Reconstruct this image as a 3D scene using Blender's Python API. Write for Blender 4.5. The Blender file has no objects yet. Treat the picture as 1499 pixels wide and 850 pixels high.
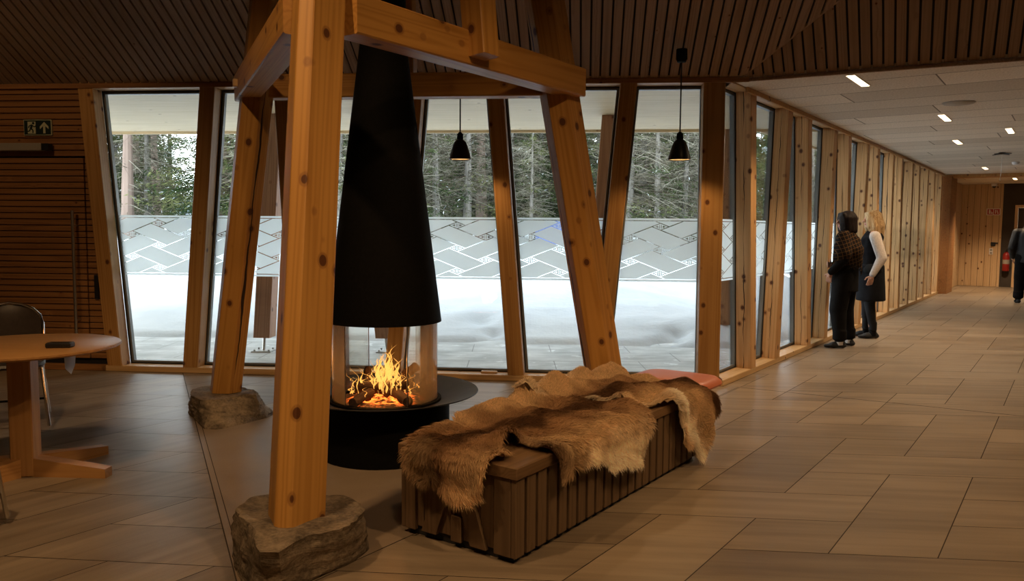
import bpy, bmesh, math, random
import numpy as np
from mathutils import Vector, Matrix, noise

random.seed(7)
RNG = np.random.default_rng(7)
SC = bpy.context.scene
COL = SC.collection
PI = math.pi

# ------------------------------------------------------------------ directions of the hexagonal plan
def hv(d):
    r = math.radians(d)
    return Vector((math.sin(r), math.cos(r), 0.0))
c = hv(35.3)             # along the corridor
w = hv(95.3)             # along the window wall, towards the corridor corner
l = hv(-24.7)            # third direction
nc = Vector((c.y, -c.x, 0))      # from corridor glazing into the room
nw = Vector((w.y, -w.x, 0))      # from window wall into the room
nl = Vector((-l.y, l.x, 0))      # left of l
UP = Vector((0, 0, 1))
K = Vector((1.906, 7.082, 0))    # floor corner where both glazed walls meet
O = Vector((-0.775, 4.925, 0))   # centre of the fireplace tower
def W(s, z, off=0.0):            # point on window wall (off > 0 = outside)
    return K + w * s - nw * off + UP * z
def Cr(t, z, off=0.0):           # point on corridor glazing (off > 0 = outside)
    return K + c * t - nc * off + UP * z

# ------------------------------------------------------------------ object helpers
def tag(o, label=None, cat=None, group=None, kind=None):
    if label: o['label'] = label
    if cat: o['category'] = cat
    if group: o['group'] = group
    if kind: o['kind'] = kind
    return o
def empty(name, loc=(0, 0, 0), rz=0.0):
    o = bpy.data.objects.new(name, None)
    COL.objects.link(o)
    o.location = loc
    o.rotation_euler = (0, 0, rz)
    o.empty_display_size = 0.1
    return o
def link(name, me, mats=None, parent=None, matrix=None):
    o = bpy.data.objects.new(name, me)
    COL.objects.link(o)
    if mats is not None:
        for m in (mats if isinstance(mats, (list, tuple)) else [mats]):
            me.materials.append(m)
    if matrix is None and parent is not None:
        matrix = Matrix.Identity(4)
    if matrix is not None:
        o.matrix_world = matrix
    if parent is not None:
        o.parent = parent
        if matrix is not None:
            pm = Matrix.LocRotScale(parent.location, parent.rotation_euler, parent.scale)
            if parent.parent is not None:
                gp = parent.parent
                pm = Matrix.LocRotScale(gp.location, gp.rotation_euler, gp.scale) @ pm
            o.matrix_parent_inverse = pm.inverted()
    return o
def copy_tree(o, parent=None):
    k = o.copy()
    COL.objects.link(k)
    if parent: k.parent = parent
    for ch in list(o.children):
        copy_tree(ch, k)
    return k
def mesh_pydata(name, V, F, smooth=False):
    me = bpy.data.meshes.new(name)
    me.from_pydata([tuple(v) for v in V], [], F)
    me.update()
    if smooth:
        me.polygons.foreach_set('use_smooth', [True] * len(me.polygons))
    return me

class MB:
    """collects shapes into one mesh"""
    def __init__(self):
        self.V, self.F, self.M, self.S = [], [], [], []
        self.mi = 0
    def add(self, V, F, smooth=False):
        b = len(self.V)
        self.V += [tuple(v) for v in V]
        for f in F:
            self.F.append(tuple(b + i for i in f)); self.M.append(self.mi); self.S.append(smooth)
    def box(self, lo, hi, mtx=None, ch=0.0):
        x0, y0, z0 = lo; x1, y1, z1 = hi
        if ch > 0:
            ch = min(ch, (x1-x0)/2.1, (y1-y0)/2.1, (z1-z0)/2.1)
            bm = bmesh.new()
            bmesh.ops.create_cube(bm, size=1)
            for v in bm.verts:
                v.co = Vector(((x0+x1)/2+v.co.x*(x1-x0), (y0+y1)/2+v.co.y*(y1-y0), (z0+z1)/2+v.co.z*(z1-z0)))
            bmesh.ops.bevel(bm, geom=bm.edges[:], offset=ch, segments=1, affect='EDGES')
            bm.verts.index_update()
            V = [v.co.copy() for v in bm.verts]; F = [[v.index for v in f.verts] for f in bm.faces]
            bm.free()
        else:
            V = [Vector(p) for p in ((x0,y0,z0),(x1,y0,z0),(x1,y1,z0),(x0,y1,z0),(x0,y0,z1),(x1,y0,z1),(x1,y1,z1),(x0,y1,z1))]
            F = [(0,3,2,1),(4,5,6,7),(0,1,5,4),(1,2,6,5),(2,3,7,6),(3,0,4,7)]
        if mtx is not None: V = [mtx @ v for v in V]
        self.add(V, F)
    def prism(self, poly0, poly1, smooth=False):
        n = len(poly0)
        V = list(poly0) + list(poly1)
        F = [tuple(range(n))[::-1], tuple(range(n, 2*n))]
        F += [(i, (i+1) % n, n+(i+1) % n, n+i) for i in range(n)]
        self.add(V, F, smooth)
    def tube(self, pts, r, n=8, cap=True):
        pts = [Vector(p) for p in pts]
        rs = r if isinstance(r, (list, tuple)) else [r]*len(pts)
        V, F = [], []
        d0 = (pts[1]-pts[0]).normalized()
        a = d0.orthogonal().normalized()
        for i, p in enumerate(pts):
            d = (pts[min(i+1, len(pts)-1)] - pts[max(i-1, 0)]).normalized()
            a = (a - d*a.dot(d)).normalized(); b = d.cross(a)
            for k in range(n):
                t = 2*PI*k/n
                V.append(p + (a*math.cos(t)+b*math.sin(t))*rs[i])
        for i in range(len(pts)-1):
            for k in range(n):
                F.append((i*n+k, i*n+(k+1) % n, (i+1)*n+(k+1) % n, (i+1)*n+k))
        if cap:
            F.append(tuple(range(n))[::-1]); F.append(tuple((len(pts)-1)*n+k for k in range(n)))
        self.add(V, F, n >= 8)
    def lathe(self, prof, n=48, ctr=(0, 0, 0), closed=False, a0=0, a1=2*PI):
        full = abs(a1-a0-2*PI) < 1e-6
        m = n if full else n+1
        V, F = [], []
        for (r, z) in prof:
            for k in range(m):
                t = a0+(a1-a0)*k/n
                V.append((ctr[0]+r*math.cos(t), ctr[1]+r*math.sin(t), ctr[2]+z))
        q = len(prof)
        for i in range(q if closed else q-1):
            j = (i+1) % q
            for k in range(n):
                k2 = (k+1) % m
                F.append((i*m+k, i*m+k2, j*m+k2, j*m+k))
        if not full and closed:
            F.append(tuple(i*m for i in range(q))); F.append(tuple(i*m+m-1 for i in range(q))[::-1])
        self.add(V, F, True)
    def ball(self, ctr, rad, nu=16, nv=10, mtx=None):
        V, F = [], []
        for j in range(nv+1):
            ph = PI*j/nv
            for k in range(nu):
                t = 2*PI*k/nu
                v = Vector((rad[0]*math.sin(ph)*math.cos(t), rad[1]*math.sin(ph)*math.sin(t), rad[2]*math.cos(ph)))
                if mtx is not None: v = mtx @ v
                V.append(Vector(ctr)+v)
        for j in range(nv):
            for k in range(nu):
                F.append((j*nu+k, (j+1)*nu+k, (j+1)*nu+(k+1) % nu, j*nu+(k+1) % nu))
        self.add(V, F, True)
    def mesh(self, name, weld=True, sharp=None):
        me = bpy.data.meshes.new(name)
        me.from_pydata(self.V, [], self.F)
        me.polygons.foreach_set('material_index', self.M)
        me.polygons.foreach_set('use_smooth', self.S)
        me.update()
        bm = bmesh.new(); bm.from_mesh(me)
        if weld: bmesh.ops.remove_doubles(bm, verts=bm.verts[:], dist=1e-5)
        bmesh.ops.recalc_face_normals(bm, faces=bm.faces[:])
        bm.to_mesh(me); bm.free()
        if any(self.S):
            me.set_sharp_from_angle(angle=math.radians(40))
        return me
    def build(self, name, mats, parent=None, matrix=None, weld=True):
        return link(name, self.mesh(name, weld), mats, parent, matrix)

def frame(o, x, y, z):          # matrix from origin and three axes
    m = Matrix.Identity(4)
    for i, a in enumerate((x, y, z)):
        for j in range(3): m[j][i] = a[j]
    for j in range(3): m[j][3] = o[j]
    return m

# ------------------------------------------------------------------ node helpers
class X:
    """a float socket with arithmetic"""
    def __init__(self, nt, s): self.nt, self.s = nt, s
    def _op(self, op, b=None, cc=None, rev=False):
        n = self.nt.nodes.new('ShaderNodeMath'); n.operation = op
        args = [self, b] if not rev else [b, self]
        if cc is not None: args.append(cc)
        for i, a in enumerate(args):
            if a is None: continue
            if isinstance(a, X): self.nt.links.new(a.s, n.inputs[i])
            else: n.inputs[i].default_value = a
        return X(self.nt, n.outputs[0])
    def __add__(s, o): return s._op('ADD', o)
    __radd__ = __add__
    def __sub__(s, o): return s._op('SUBTRACT', o)
    def __rsub__(s, o): return s._op('SUBTRACT', o, rev=True)
    def __mul__(s, o): return s._op('MULTIPLY', o)
    __rmul__ = __mul__
    def __truediv__(s, o): return s._op('DIVIDE', o)
    def lt(s, o): return s._op('LESS_THAN', o)
    def gt(s, o): return s._op('GREATER_THAN', o)
    def floor(s): return s._op('FLOOR')
    def round(s): return s._op('ROUND')
    def abs(s): return s._op('ABSOLUTE')
    def mod(s, o): return s._op('FLOORED_MODULO', o)
    def frac(s): return s._op('FRACT')
    def sin(s): return s._op('SINE')
    def max(s, o): return s._op('MAXIMUM', o)
    def min(s, o): return s._op('MINIMUM', o)
    def pow(s, o): return s._op('POWER', o)
    def step(s, a, b):          # smooth 0..1 between a and b
        n = s.nt.nodes.new('ShaderNodeMapRange'); n.interpolation_type = 'SMOOTHSTEP'
        s.nt.links.new(s.s, n.inputs[0]); n.inputs[1].default_value = a; n.inputs[2].default_value = b
        return X(s.nt, n.outputs[0])
def newmat(name):
    m = bpy.data.materials.new(name); m.use_nodes = True
    nt = m.node_tree
    b = nt.nodes['Principled BSDF']
    return m, nt, b
def setp(b, color=None, rough=None, metal=None, spec=None, **kw):
    if color is not None: b.inputs['Base Color'].default_value = (*color, 1)
    if rough is not None: b.inputs['Roughness'].default_value = rough
    if metal is not None: b.inputs['Metallic'].default_value = metal
    if spec is not None: b.inputs['Specular IOR Level'].default_value = spec
    for k, v in kw.items(): b.inputs[k].default_value = v
def texco(nt, which='Object'):
    return nt.nodes.new('ShaderNodeTexCoord').outputs[which]
def sep(nt, vec):
    n = nt.nodes.new('ShaderNodeSeparateXYZ'); nt.links.new(vec, n.inputs[0])
    return [X(nt, n.outputs[i]) for i in range(3)]
def comb(nt, x, y, z):
    n = nt.nodes.new('ShaderNodeCombineXYZ')
    for i, a in enumerate((x, y, z)):
        if isinstance(a, X): nt.links.new(a.s, n.inputs[i])
        else: n.inputs[i].default_value = a
    return n.outputs[0]
def rnd(nt):
    return X(nt, nt.nodes.new('ShaderNodeObjectInfo').outputs['Random'])
def noi(nt, vec, scale=1.0, detail=2.0, rough=0.5, dist=0.0):
    n = nt.nodes.new('ShaderNodeTexNoise')
    nt.links.new(vec, n.inputs['Vector'])
    n.inputs['Scale'].default_value = scale; n.inputs['Detail'].default_value = detail
    n.inputs['Roughness'].default_value = rough; n.inputs['Distortion'].default_value = dist
    return X(nt, n.outputs[0])
def vor(nt, vec, scale=1.0):
    n = nt.nodes.new('ShaderNodeTexVoronoi')
    nt.links.new(vec, n.inputs['Vector']); n.inputs['Scale'].default_value = scale
    return X(nt, n.outputs['Distance'])
def mixc(nt, f, a, b):
    n = nt.nodes.new('ShaderNodeMix'); n.data_type = 'RGBA'
    if isinstance(f, X): nt.links.new(f.s, n.inputs[0])
    else: n.inputs[0].default_value = f
    for i, v in ((6, a), (7, b)):
        if isinstance(v, tuple): n.inputs[i].default_value = (*v, 1)
        else: nt.links.new(v, n.inputs[i])
    return n.outputs[2]
def mulc(nt, a, f):
    n = nt.nodes.new('ShaderNodeMix'); n.data_type = 'RGBA'; n.blend_type = 'MULTIPLY'; n.inputs[0].default_value = 1
    nt.links.new(a, n.inputs[6])
    cb = nt.nodes.new('ShaderNodeCombineColor')
    for i in range(3): nt.links.new(f.s, cb.inputs[i])
    nt.links.new(cb.outputs[0], n.inputs[7])
    return n.outputs[2]
def bump(nt, b, h, strength=0.2, dist=0.01):
    n = nt.nodes.new('ShaderNodeBump'); n.inputs['Strength'].default_value = strength; n.inputs['Distance'].default_value = dist
    nt.links.new(h.s, n.inputs['Height']); nt.links.new(n.outputs[0], b.inputs['Normal'])

def simple(name, color, rough=0.5, metal=0.0, spec=0.5, var=0.0, vscale=8.0, **kw):
    m, nt, b = newmat(name)
    setp(b, color, rough, metal, spec, **kw)
    if var > 0:
        n = noi(nt, texco(nt), vscale, 4)
        cc = mixc(nt, n.step(0.3, 0.7), tuple(x*(1-var) for x in color), tuple(min(1, x*(1+var)) for x in color))
        nt.links.new(cc, b.inputs['Base Color'])
    return m

def wood(name, light, dark, knot=(0.10, 0.035, 0.012), kscale=6.0, kr=0.11, rough=0.5, crack=None, grain=1.0, axis='Z', var=0.25):
    """timber with grain along one local axis, growth rings, knots and, if asked, a drying crack"""
    m, nt, b = newmat(name)
    x, y, z = sep(nt, texco(nt))
    if axis == 'X': x, z = z, x
    if axis == 'Y': y, z = z, y
    r = rnd(nt)
    xo, yo, zo = x + r*13.7, y + r*7.3, z + r*31.0
    kv = comb(nt, xo, yo, zo*0.8)
    kd = vor(nt, kv, kscale) if kr > 0 else None
    base = noi(nt, comb(nt, xo*7.5*grain, yo*7.5*grain, zo*0.20), 1.0, 1.5)
    if kd is not None:
        base = base + (1.0 - kd.step(0.05, 0.30))*0.035
    rings = ((base*75.0).sin()*0.5+0.5).pow(1.4)
    fib = noi(nt, comb(nt, xo*70*grain, yo*70*grain, zo*2.2), 1.0, 3)
    big = noi(nt, comb(nt, xo*2, yo*2, zo*0.8), 1.0, 2)
    f = rings*0.32 + fib*0.42 + (big-0.5)*0.6
    col = mixc(nt, f.step(0.0, 0.9), light, dark)
    if kd is not None:
        col = mixc(nt, 1.0 - kd.step(kr*0.75, kr), col, knot)
        ring = (kd - kr*1.05).abs()
        col = mixc(nt, (1.0 - ring.step(0.0, kr*0.35))*0.5, col, tuple(k*1.8 for k in knot))
    col = mulc(nt, col, r*var*2 + (1-var))
    h = fib
    if crack:
        ax, pos, side_ax, side, wd = crack
        cv = {'x': x, 'y': y}[ax]; sv = {'x': x, 'y': y}[side_ax]
        wob = (noi(nt, comb(nt, 0.0, r*9.0, zo*3.0), 1.0, 3)-0.5)*0.05
        line = ((cv - pos + wob).abs()).lt((noi(nt, comb(nt, r*5.0, 0.0, zo*2.1), 1.0, 1)-0.33).max(0.0)*wd*5)
        mask = line*(sv.gt(side) if side > 0 else sv.lt(side))
        col = mixc(nt, mask, col, (0.02, 0.008, 0.003))
    nt.links.new(col, b.inputs['Base Color'])
    setp(b, rough=rough, spec=0.35)
    bump(nt, b, h, 0.08, 0.003)
    return m

# ------------------------------------------------------------------ materials
M = {}
M['tower'] = wood('golden_pine', (0.50, 0.255, 0.062), (0.33, 0.145, 0.028), kscale=7.0, kr=0.165, crack=('y', 0.02, 'x', -0.02, 0.006), var=0.12)
M['tower_beam'] = wood('golden_pine_beam', (0.50, 0.255, 0.062), (0.33, 0.145, 0.028), kscale=6.5, kr=0.155, var=0.10)
M['post'] = wood('window_post_pine', (0.46, 0.255, 0.085), (0.30, 0.14, 0.038), kscale=7.5, kr=0.15, var=0.12)
M['stud'] = wood('corridor_post_pine', (0.61, 0.365, 0.165), (0.42, 0.225, 0.085), kscale=8, kr=0.165, crack=('y', 0.0, 'x', -0.055, 0.0034), var=0.14)
M['sill'] = wood('sill_pine', (0.64, 0.43, 0.22), (0.46, 0.28, 0.12), kr=0.08, axis='X', var=0.05)
M['board'] = wood('wall_board_pine', (0.64, 0.45, 0.26), (0.50, 0.32, 0.16), kscale=6, kr=0.11, var=0.1)
M['slat'] = wood('dark_slat_wall_wood', (0.33, 0.155, 0.054), (0.19, 0.08, 0.026), kr=0.06, axis='X', var=0.1)
M['ceil_slat'] = wood('dark_ceiling_slat_wood', (0.31, 0.205, 0.13), (0.20, 0.125, 0.078), kr=0.05, axis='Y', rough=0.7, var=0.1)
M['bench'] = wood('smoked_bench_wood', (0.175, 0.110, 0.060), (0.105, 0.063, 0.033), kr=0.05, rough=0.6, var=0.08)
M['bench_x'] = wood('smoked_bench_lid_wood', (0.215, 0.125, 0.060), (0.13, 0.072, 0.033), kr=0.05, axis='X', rough=0.6, var=0.05)
M['table'] = wood('oak_table', (0.50, 0.27, 0.10), (0.36, 0.17, 0.055), kr=0.0, axis='X', rough=0.35, var=0.05)
M['table_z'] = wood('oak_table_leg', (0.50, 0.27, 0.10), (0.36, 0.17, 0.055), kr=0.0, rough=0.4, var=0.05)
M['soffit'] = wood('eave_board_pine', (0.70, 0.55, 0.34), (0.54, 0.41, 0.23), kscale=4, kr=0.06, axis='X', var=0.03)
M['outpost'] = wood('outdoor_post_pine', (0.40, 0.21, 0.12), (0.24, 0.11, 0.06), kscale=6, kr=0.12, var=0.08)
M['log'] = wood('charred_log_bark', (0.05, 0.025, 0.014), (0.015, 0.008, 0.005), kr=0.0, rough=0.9)
M['black'] = simple('black_steel', (0.003, 0.0028, 0.0026), 0.8, 0.0, 0.12, 0.3, 60)
M['black_rim'] = simple('black_plate_steel', (0.014, 0.012, 0.011), 0.55, 0.0, 0.3, 0.3, 12)
M['black_frame'] = simple('black_window_profile', (0.02, 0.021, 0.022), 0.45)
M['grey_frame'] = simple('grey_window_profile', (0.20, 0.21, 0.21), 0.4, 0.3)
M['chrome'] = simple('chrome', (0.75, 0.73, 0.70), 0.15, 1.0)
M['steel'] = simple('brushed_steel', (0.50, 0.49, 0.47), 0.35, 1.0)
M['rubber'] = simple('black_rubber', (0.02, 0.02, 0.02), 0.8)
M['leather'] = simple('dark_brown_vinyl', (0.035, 0.024, 0.018), 0.45, var=0.15, vscale=40)
M['plastic'] = simple('black_plastic', (0.015, 0.015, 0.016), 0.35)
M['white'] = simple('white_paint', (0.75, 0.74, 0.72), 0.5)
M['grey'] = simple('grey_enamel', (0.30, 0.27, 0.23), 0.5)
M['coral'] = simple('coral_plastic', (0.62, 0.19, 0.10), 0.38, var=0.06, vscale=3)
M['tagblue'] = simple('pale_blue_paper', (0.80, 0.88, 0.95), 0.7)
def see_through(m, k):
    nt = m.node_tree; out = nt.nodes['Material Output']; src = out.inputs[0].links[0].from_socket
    tl = nt.nodes.new('ShaderNodeBsdfTranslucent'); tl.inputs[0].default_value = (0.85, 0.92, 1.0, 1)
    mx = nt.nodes.new('ShaderNodeMixShader'); mx.inputs[0].default_value = k
    nt.links.new(src, mx.inputs[1]); nt.links.new(tl.outputs[0], mx.inputs[2]); nt.links.new(mx.outputs[0], out.inputs[0])
see_through(M['tagblue'], 0.6)
M['darkwall'] = simple('dark_brown_wall', (0.045, 0.034, 0.026), 0.8, var=0.15, vscale=3)
M['hallwall'] = simple('brown_hall_wall', (0.16, 0.085, 0.04), 0.8, var=0.15, vscale=3)
M['hallcap'] = simple('dark_roof_boards', (0.006, 0.004, 0.003), 0.8, var=0.15, vscale=3)
M['cable'] = simple('black_cable', (0.012, 0.012, 0.012), 0.6)
M['whitecord'] = simple('white_cord', (0.6, 0.58, 0.55), 0.6)
M['red'] = simple('red_enamel', (0.26, 0.014, 0.010), 0.4)
M['grout'] = simple('dark_grout', (0.045, 0.033, 0.024), 0.9)
M['signgreen'] = simple('dark_green_sign_face', (0.010, 0.022, 0.016), 0.4)
M['signcream'] = simple('pale_sign_print', (0.50, 0.50, 0.33), 0.5)
M['signred'] = simple('red_sign_face', (0.42, 0.025, 0.02), 0.4)
M['signwhite'] = simple('white_sign_print', (0.75, 0.72, 0.68), 0.5)
M['tarp'] = simple('blue_tarpaulin', (0.10, 0.16, 0.42), 0.6, var=0.1, vscale=2)

def emit(name, color, strength):
    m, nt, b = newmat(name)
    setp(b, (0, 0, 0), 0.5, spec=0.0)
    b.inputs['Emission Color'].default_value = (*color, 1)
    b.inputs['Emission Strength'].default_value = strength
    return m
M['lamp'] = emit('warm_downlight', (1.0, 0.72, 0.42), 9.0)
M['bulb'] = emit('warm_pendant_bulb', (1.0, 0.62, 0.28), 14.0)

def mat_floor():
    m, nt, b = newmat('sandstone_tile')
    uvn = nt.nodes.new('ShaderNodeUVMap'); uvn.uv_map = 'UVMap'
    u, v, _ = sep(nt, uvn.outputs[0])
    at = nt.nodes.new('ShaderNodeAttribute'); at.attribute_name = 'tone'
    t = X(nt, at.outputs['Fac'])
    big = noi(nt, comb(nt, u*0.9 + t*40, v*2.6 + t*17, 0.0), 1.0, 3, 0.6, 0.6)
    band = noi(nt, comb(nt, u*0.7 + t*23, v*16.0, t*9), 1.0, 3, 0.55, 0.3)
    fine = noi(nt, comb(nt, u*9, v*90, t*5), 1.0, 3)
    speck = noi(nt, comb(nt, u*150, v*150, 0.0), 1.0, 2)
    f = t*0.26 + 0.08 + (big-0.5)*0.95 + (band-0.5)*0.75 + (fine-0.5)*0.22 + (speck-0.5)*0.18 + 0.28
    col = mixc(nt, f.step(0.0, 1.0), (0.150, 0.113, 0.078), (0.330, 0.258, 0.180))
    nt.links.new(col, b.inputs['Base Color'])
    rg = big*0.12 + fine*0.1 + 0.27
    nt.links.new(rg.s, b.inputs['Roughness'])
    setp(b, spec=0.35)
    bump(nt, b, speck*0.5+fine*0.5, 0.05, 0.002)
    return m
M['floor'] = mat_floor()
def mat_slab():
    m, nt, b = newmat('plain_hearth_stone')
    p = texco(nt)
    big = noi(nt, p, 1.3, 4, 0.6, 0.5); sp = noi(nt, p, 120, 2)
    col = mixc(nt, ((big-0.5)*1.1 + (sp-0.5)*0.3 + 0.5).step(0.1, 0.9), (0.21, 0.155, 0.108), (0.34, 0.262, 0.19))
    nt.links.new(col, b.inputs['Base Color'])
    nt.links.new((big*0.15+0.26).s, b.inputs['Roughness']); setp(b, spec=0.35)
    return m
M['slab'] = mat_slab()
def mat_rock():
    m, nt, b = newmat('rough_schist')
    x, y, z = sep(nt, texco(nt))
    st = noi(nt, comb(nt, x*4+z*3, y*4, z*22+x*4), 1.0, 5, 0.65, 0.6)
    bl = noi(nt, comb(nt, x, y, z), 7, 5, 0.65)
    fine = noi(nt, comb(nt, x, y, z), 60, 3)
    f = bl*0.7 + st*0.4 + (fine-0.5)*0.35 - 0.05
    col = mixc(nt, f.step(0.25, 0.85), (0.055, 0.042, 0.030), (0.36, 0.28, 0.195))
    nt.links.new(col, b.inputs['Base Color']); setp(b, rough=0.85, spec=0.25)
    bump(nt, b, bl*0.5 + st*0.7 + fine*0.25, 0.9, 0.02)
    return m
M['rock'] = mat_rock()
def mat_acoustic():
    m, nt, b = newmat('wood_wool_panel')
    x, y, z = sep(nt, texco(nt))
    row = (y/0.6).floor()
    jy = (((y/0.6).frac()-0.5).abs()).gt(0.487)
    xs = x/2.4 + row*0.37
    jx = (((xs.frac())-0.5).abs()).gt(0.4972)
    j = jx.max(jy)
    n1 = noi(nt, comb(nt, x, y, 0.0), 55, 3, 0.7); n2 = noi(nt, comb(nt, row*3.3+xs.floor()*1.7, row, 0.0), 1.7, 0)
    n3 = noi(nt, comb(nt, x, y, 0.0), 160, 2)
    f = n1*0.9 + (n2-0.5)*0.5 + (n3-0.5)*0.5 - 0.0
    col = mixc(nt, f.step(0.2, 0.85), (0.52, 0.45, 0.36), (0.90, 0.82, 0.70))
    col = mixc(nt, j*0.75, col, (0.06, 0.045, 0.03))
    nt.links.new(col, b.inputs['Base Color']); setp(b, rough=0.95, spec=0.1)
    bump(nt, b, n1, 0.5, 0.01)
    return m
M['acoustic'] = mat_acoustic()
def mat_glass(name, tint=(1, 1, 1), refl=1.0, rough=0.0, haze=0.0, ior=1.45):
    m, nt, b = newmat(name)
    nt.nodes.remove(b)
    out = nt.nodes['Material Output']
    tr = nt.nodes.new('ShaderNodeBsdfTransparent'); tr.inputs[0].default_value = (*tint, 1)
    gl = nt.nodes.new('ShaderNodeBsdfGlossy'); gl.inputs['Roughness'].default_value = rough
    fr = nt.nodes.new('ShaderNodeFresnel'); fr.inputs[0].default_value = ior
    mx = nt.nodes.new('ShaderNodeMixShader')
    nt.links.new((X(nt, fr.outputs[0])*refl+haze*0.2).s, mx.inputs[0])
    nt.links.new(tr.outputs[0], mx.inputs[1]); nt.links.new(gl.outputs[0], mx.inputs[2])
    nt.links.new(mx.outputs[0], out.inputs[0])
    return m
M['glass'] = mat_glass('window_glass', (0.97, 0.985, 0.98), 0.55)
def mat_fireglass():
    m = mat_glass('hazy_fire_glass', (0.93, 0.92, 0.88), 0.9, 0.05)
    nt = m.node_tree; out = nt.nodes['Material Output']; src = out.inputs[0].links[0].from_socket
    tl = nt.nodes.new('ShaderNodeBsdfTranslucent'); tl.inputs[0].default_value = (0.75, 0.72, 0.64, 1)
    mx = nt.nodes.new('ShaderNodeMixShader')
    n = noi(nt, texco(nt), 6, 3)
    nt.links.new((n*0.10+0.02).s, mx.inputs[0]); nt.links.new(src, mx.inputs[1]); nt.links.new(tl.outputs[0], mx.inputs[2]); nt.links.new(mx.outputs[0], out.inputs[0])  # translucent haze mixed in to give the panels a soft glow
    return m
M['fireglass'] = mat_fireglass()

FILM_P, FILM_Q = 0.270, 0.214
def mat_film():
    """frosted film with clear lines: a diamond weave with small eyes, so whatever is outside shows in the lines"""
    m, nt, b = newmat('frosted_patterned_film')
    nt.nodes.remove(b)
    out = nt.nodes['Material Output']
    x, y, z = sep(nt, texco(nt))
    p, q = FILM_P, FILM_Q
    A, B2 = x/p, z/(q*0.5)
    u, v = (A+B2)*0.5, (A-B2)*0.5        # along "/" and "\\" as seen with z up
    i, j = u.round(), v.round()
    du, dv = u-i, v-j
    e, t = 0.145, 0.0195
    par1 = (i+v.floor()).mod(2.0)        # 0 even, 1 odd
    off1 = (par1*2.0-1.0)*e
    par2 = (j+u.floor()).mod(2.0)
    off2 = (par2*-2.0+1.0)*e
    m1 = (du-off1).abs().lt(t)
    m2 = (dv-off2).abs().lt(t)
    ad = du.abs().max(dv.abs())
    m3 = (ad-e).abs().lt(t)
    hx, hz = (du+dv), (du-dv)            # local horizontal / vertical in lattice units
    bars = (hx.abs()-0.028).abs().lt(0.011)*(ad.lt(0.095))
    tri = hx.abs().gt(0.075)*(ad.lt(0.092))
    inside = ad.lt(e-t)
    lines = (m1.max(m2))*(1.0-inside)
    mask = lines.max(m3).max(bars).max(tri)
    edge = (z.abs()-0.268).abs().lt(0.0035)
    mask = mask*(z.abs().lt(0.262))
    mask = mask.max(edge)
    tr = nt.nodes.new('ShaderNodeBsdfTransparent')
    tl = nt.nodes.new('ShaderNodeBsdfTranslucent'); tl.inputs[0].default_value = (0.90, 0.98, 1.0, 1)
    df = nt.nodes.new('ShaderNodeBsdfDiffuse'); df.inputs[0].default_value = (0.50, 0.56, 0.60, 1)
    m0 = nt.nodes.new('ShaderNodeMixShader'); m0.inputs[0].default_value = 0.05
    nt.links.new(tl.outputs[0], m0.inputs[1]); nt.links.new(df.outputs[0], m0.inputs[2])
    mt = nt.nodes.new('ShaderNodeMixShader'); mt.inputs[0].default_value = 0.06
    nt.links.new(m0.outputs[0], mt.inputs[1]); nt.links.new(tr.outputs[0], mt.inputs[2])
    mx = nt.nodes.new('ShaderNodeMixShader')
    nt.links.new(mask.s, mx.inputs[0]); nt.links.new(mt.outputs[0], mx.inputs[1]); nt.links.new(tr.outputs[0], mx.inputs[2])
    nt.links.new(mx.outputs[0], out.inputs[0])
    return m
M['film'] = mat_film()
def mat_attr(name, rough=0.8, attr='Col', sheen=0.0, spec=0.3, trans=0.0, obj_var=0.0):
    m, nt, b = newmat(name)
    a = nt.nodes.new('ShaderNodeAttribute'); a.attribute_name = attr
    col = a.outputs['Color']
    if obj_var > 0: col = mulc(nt, col, rnd(nt)*obj_var*2 + (1-obj_var))
    nt.links.new(col, b.inputs['Base Color'])
    setp(b, rough=rough, spec=spec)
    if sheen: b.inputs['Sheen Weight'].default_value = sheen
    return m
M['fur'] = mat_attr('reindeer_fur', 0.75, spec=0.15)
def fur_soft(m):
    nt = m.node_tree; out = nt.nodes['Material Output']; src = out.inputs[0].links[0].from_socket
    a = [n for n in nt.nodes if n.type == 'ATTRIBUTE'][0]
    tl = nt.nodes.new('ShaderNodeBsdfTranslucent'); nt.links.new(a.outputs['Color'], tl.inputs[0])
    mx = nt.nodes.new('ShaderNodeMixShader'); mx.inputs[0].default_value = 0.3
    nt.links.new(src, mx.inputs[1]); nt.links.new(tl.outputs[0], mx.inputs[2]); nt.links.new(mx.outputs[0], out.inputs[0])
fur_soft(M['fur'])
M['needles'] = mat_attr('conifer_needles_and_bark', 0.9, spec=0.1, obj_var=0.25)
M['skin'] = mat_attr('skin_with_features', 0.55)
def mat_snow():
    m, nt, b = newmat('snow')
    n = noi(nt, texco(nt), 0.8, 5, 0.6); n2 = noi(nt, texco(nt), 12, 4)
    col = mixc(nt, n.step(0.3, 0.7), (0.52, 0.56, 0.59), (0.60, 0.635, 0.655))
    nt.links.new(col, b.inputs['Base Color']); setp(b, rough=0.9, spec=0.1)
    bump(nt, b, n*0.7+n2*0.3, 0.35, 0.08)
    return m
M['snow'] = mat_snow()
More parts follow.
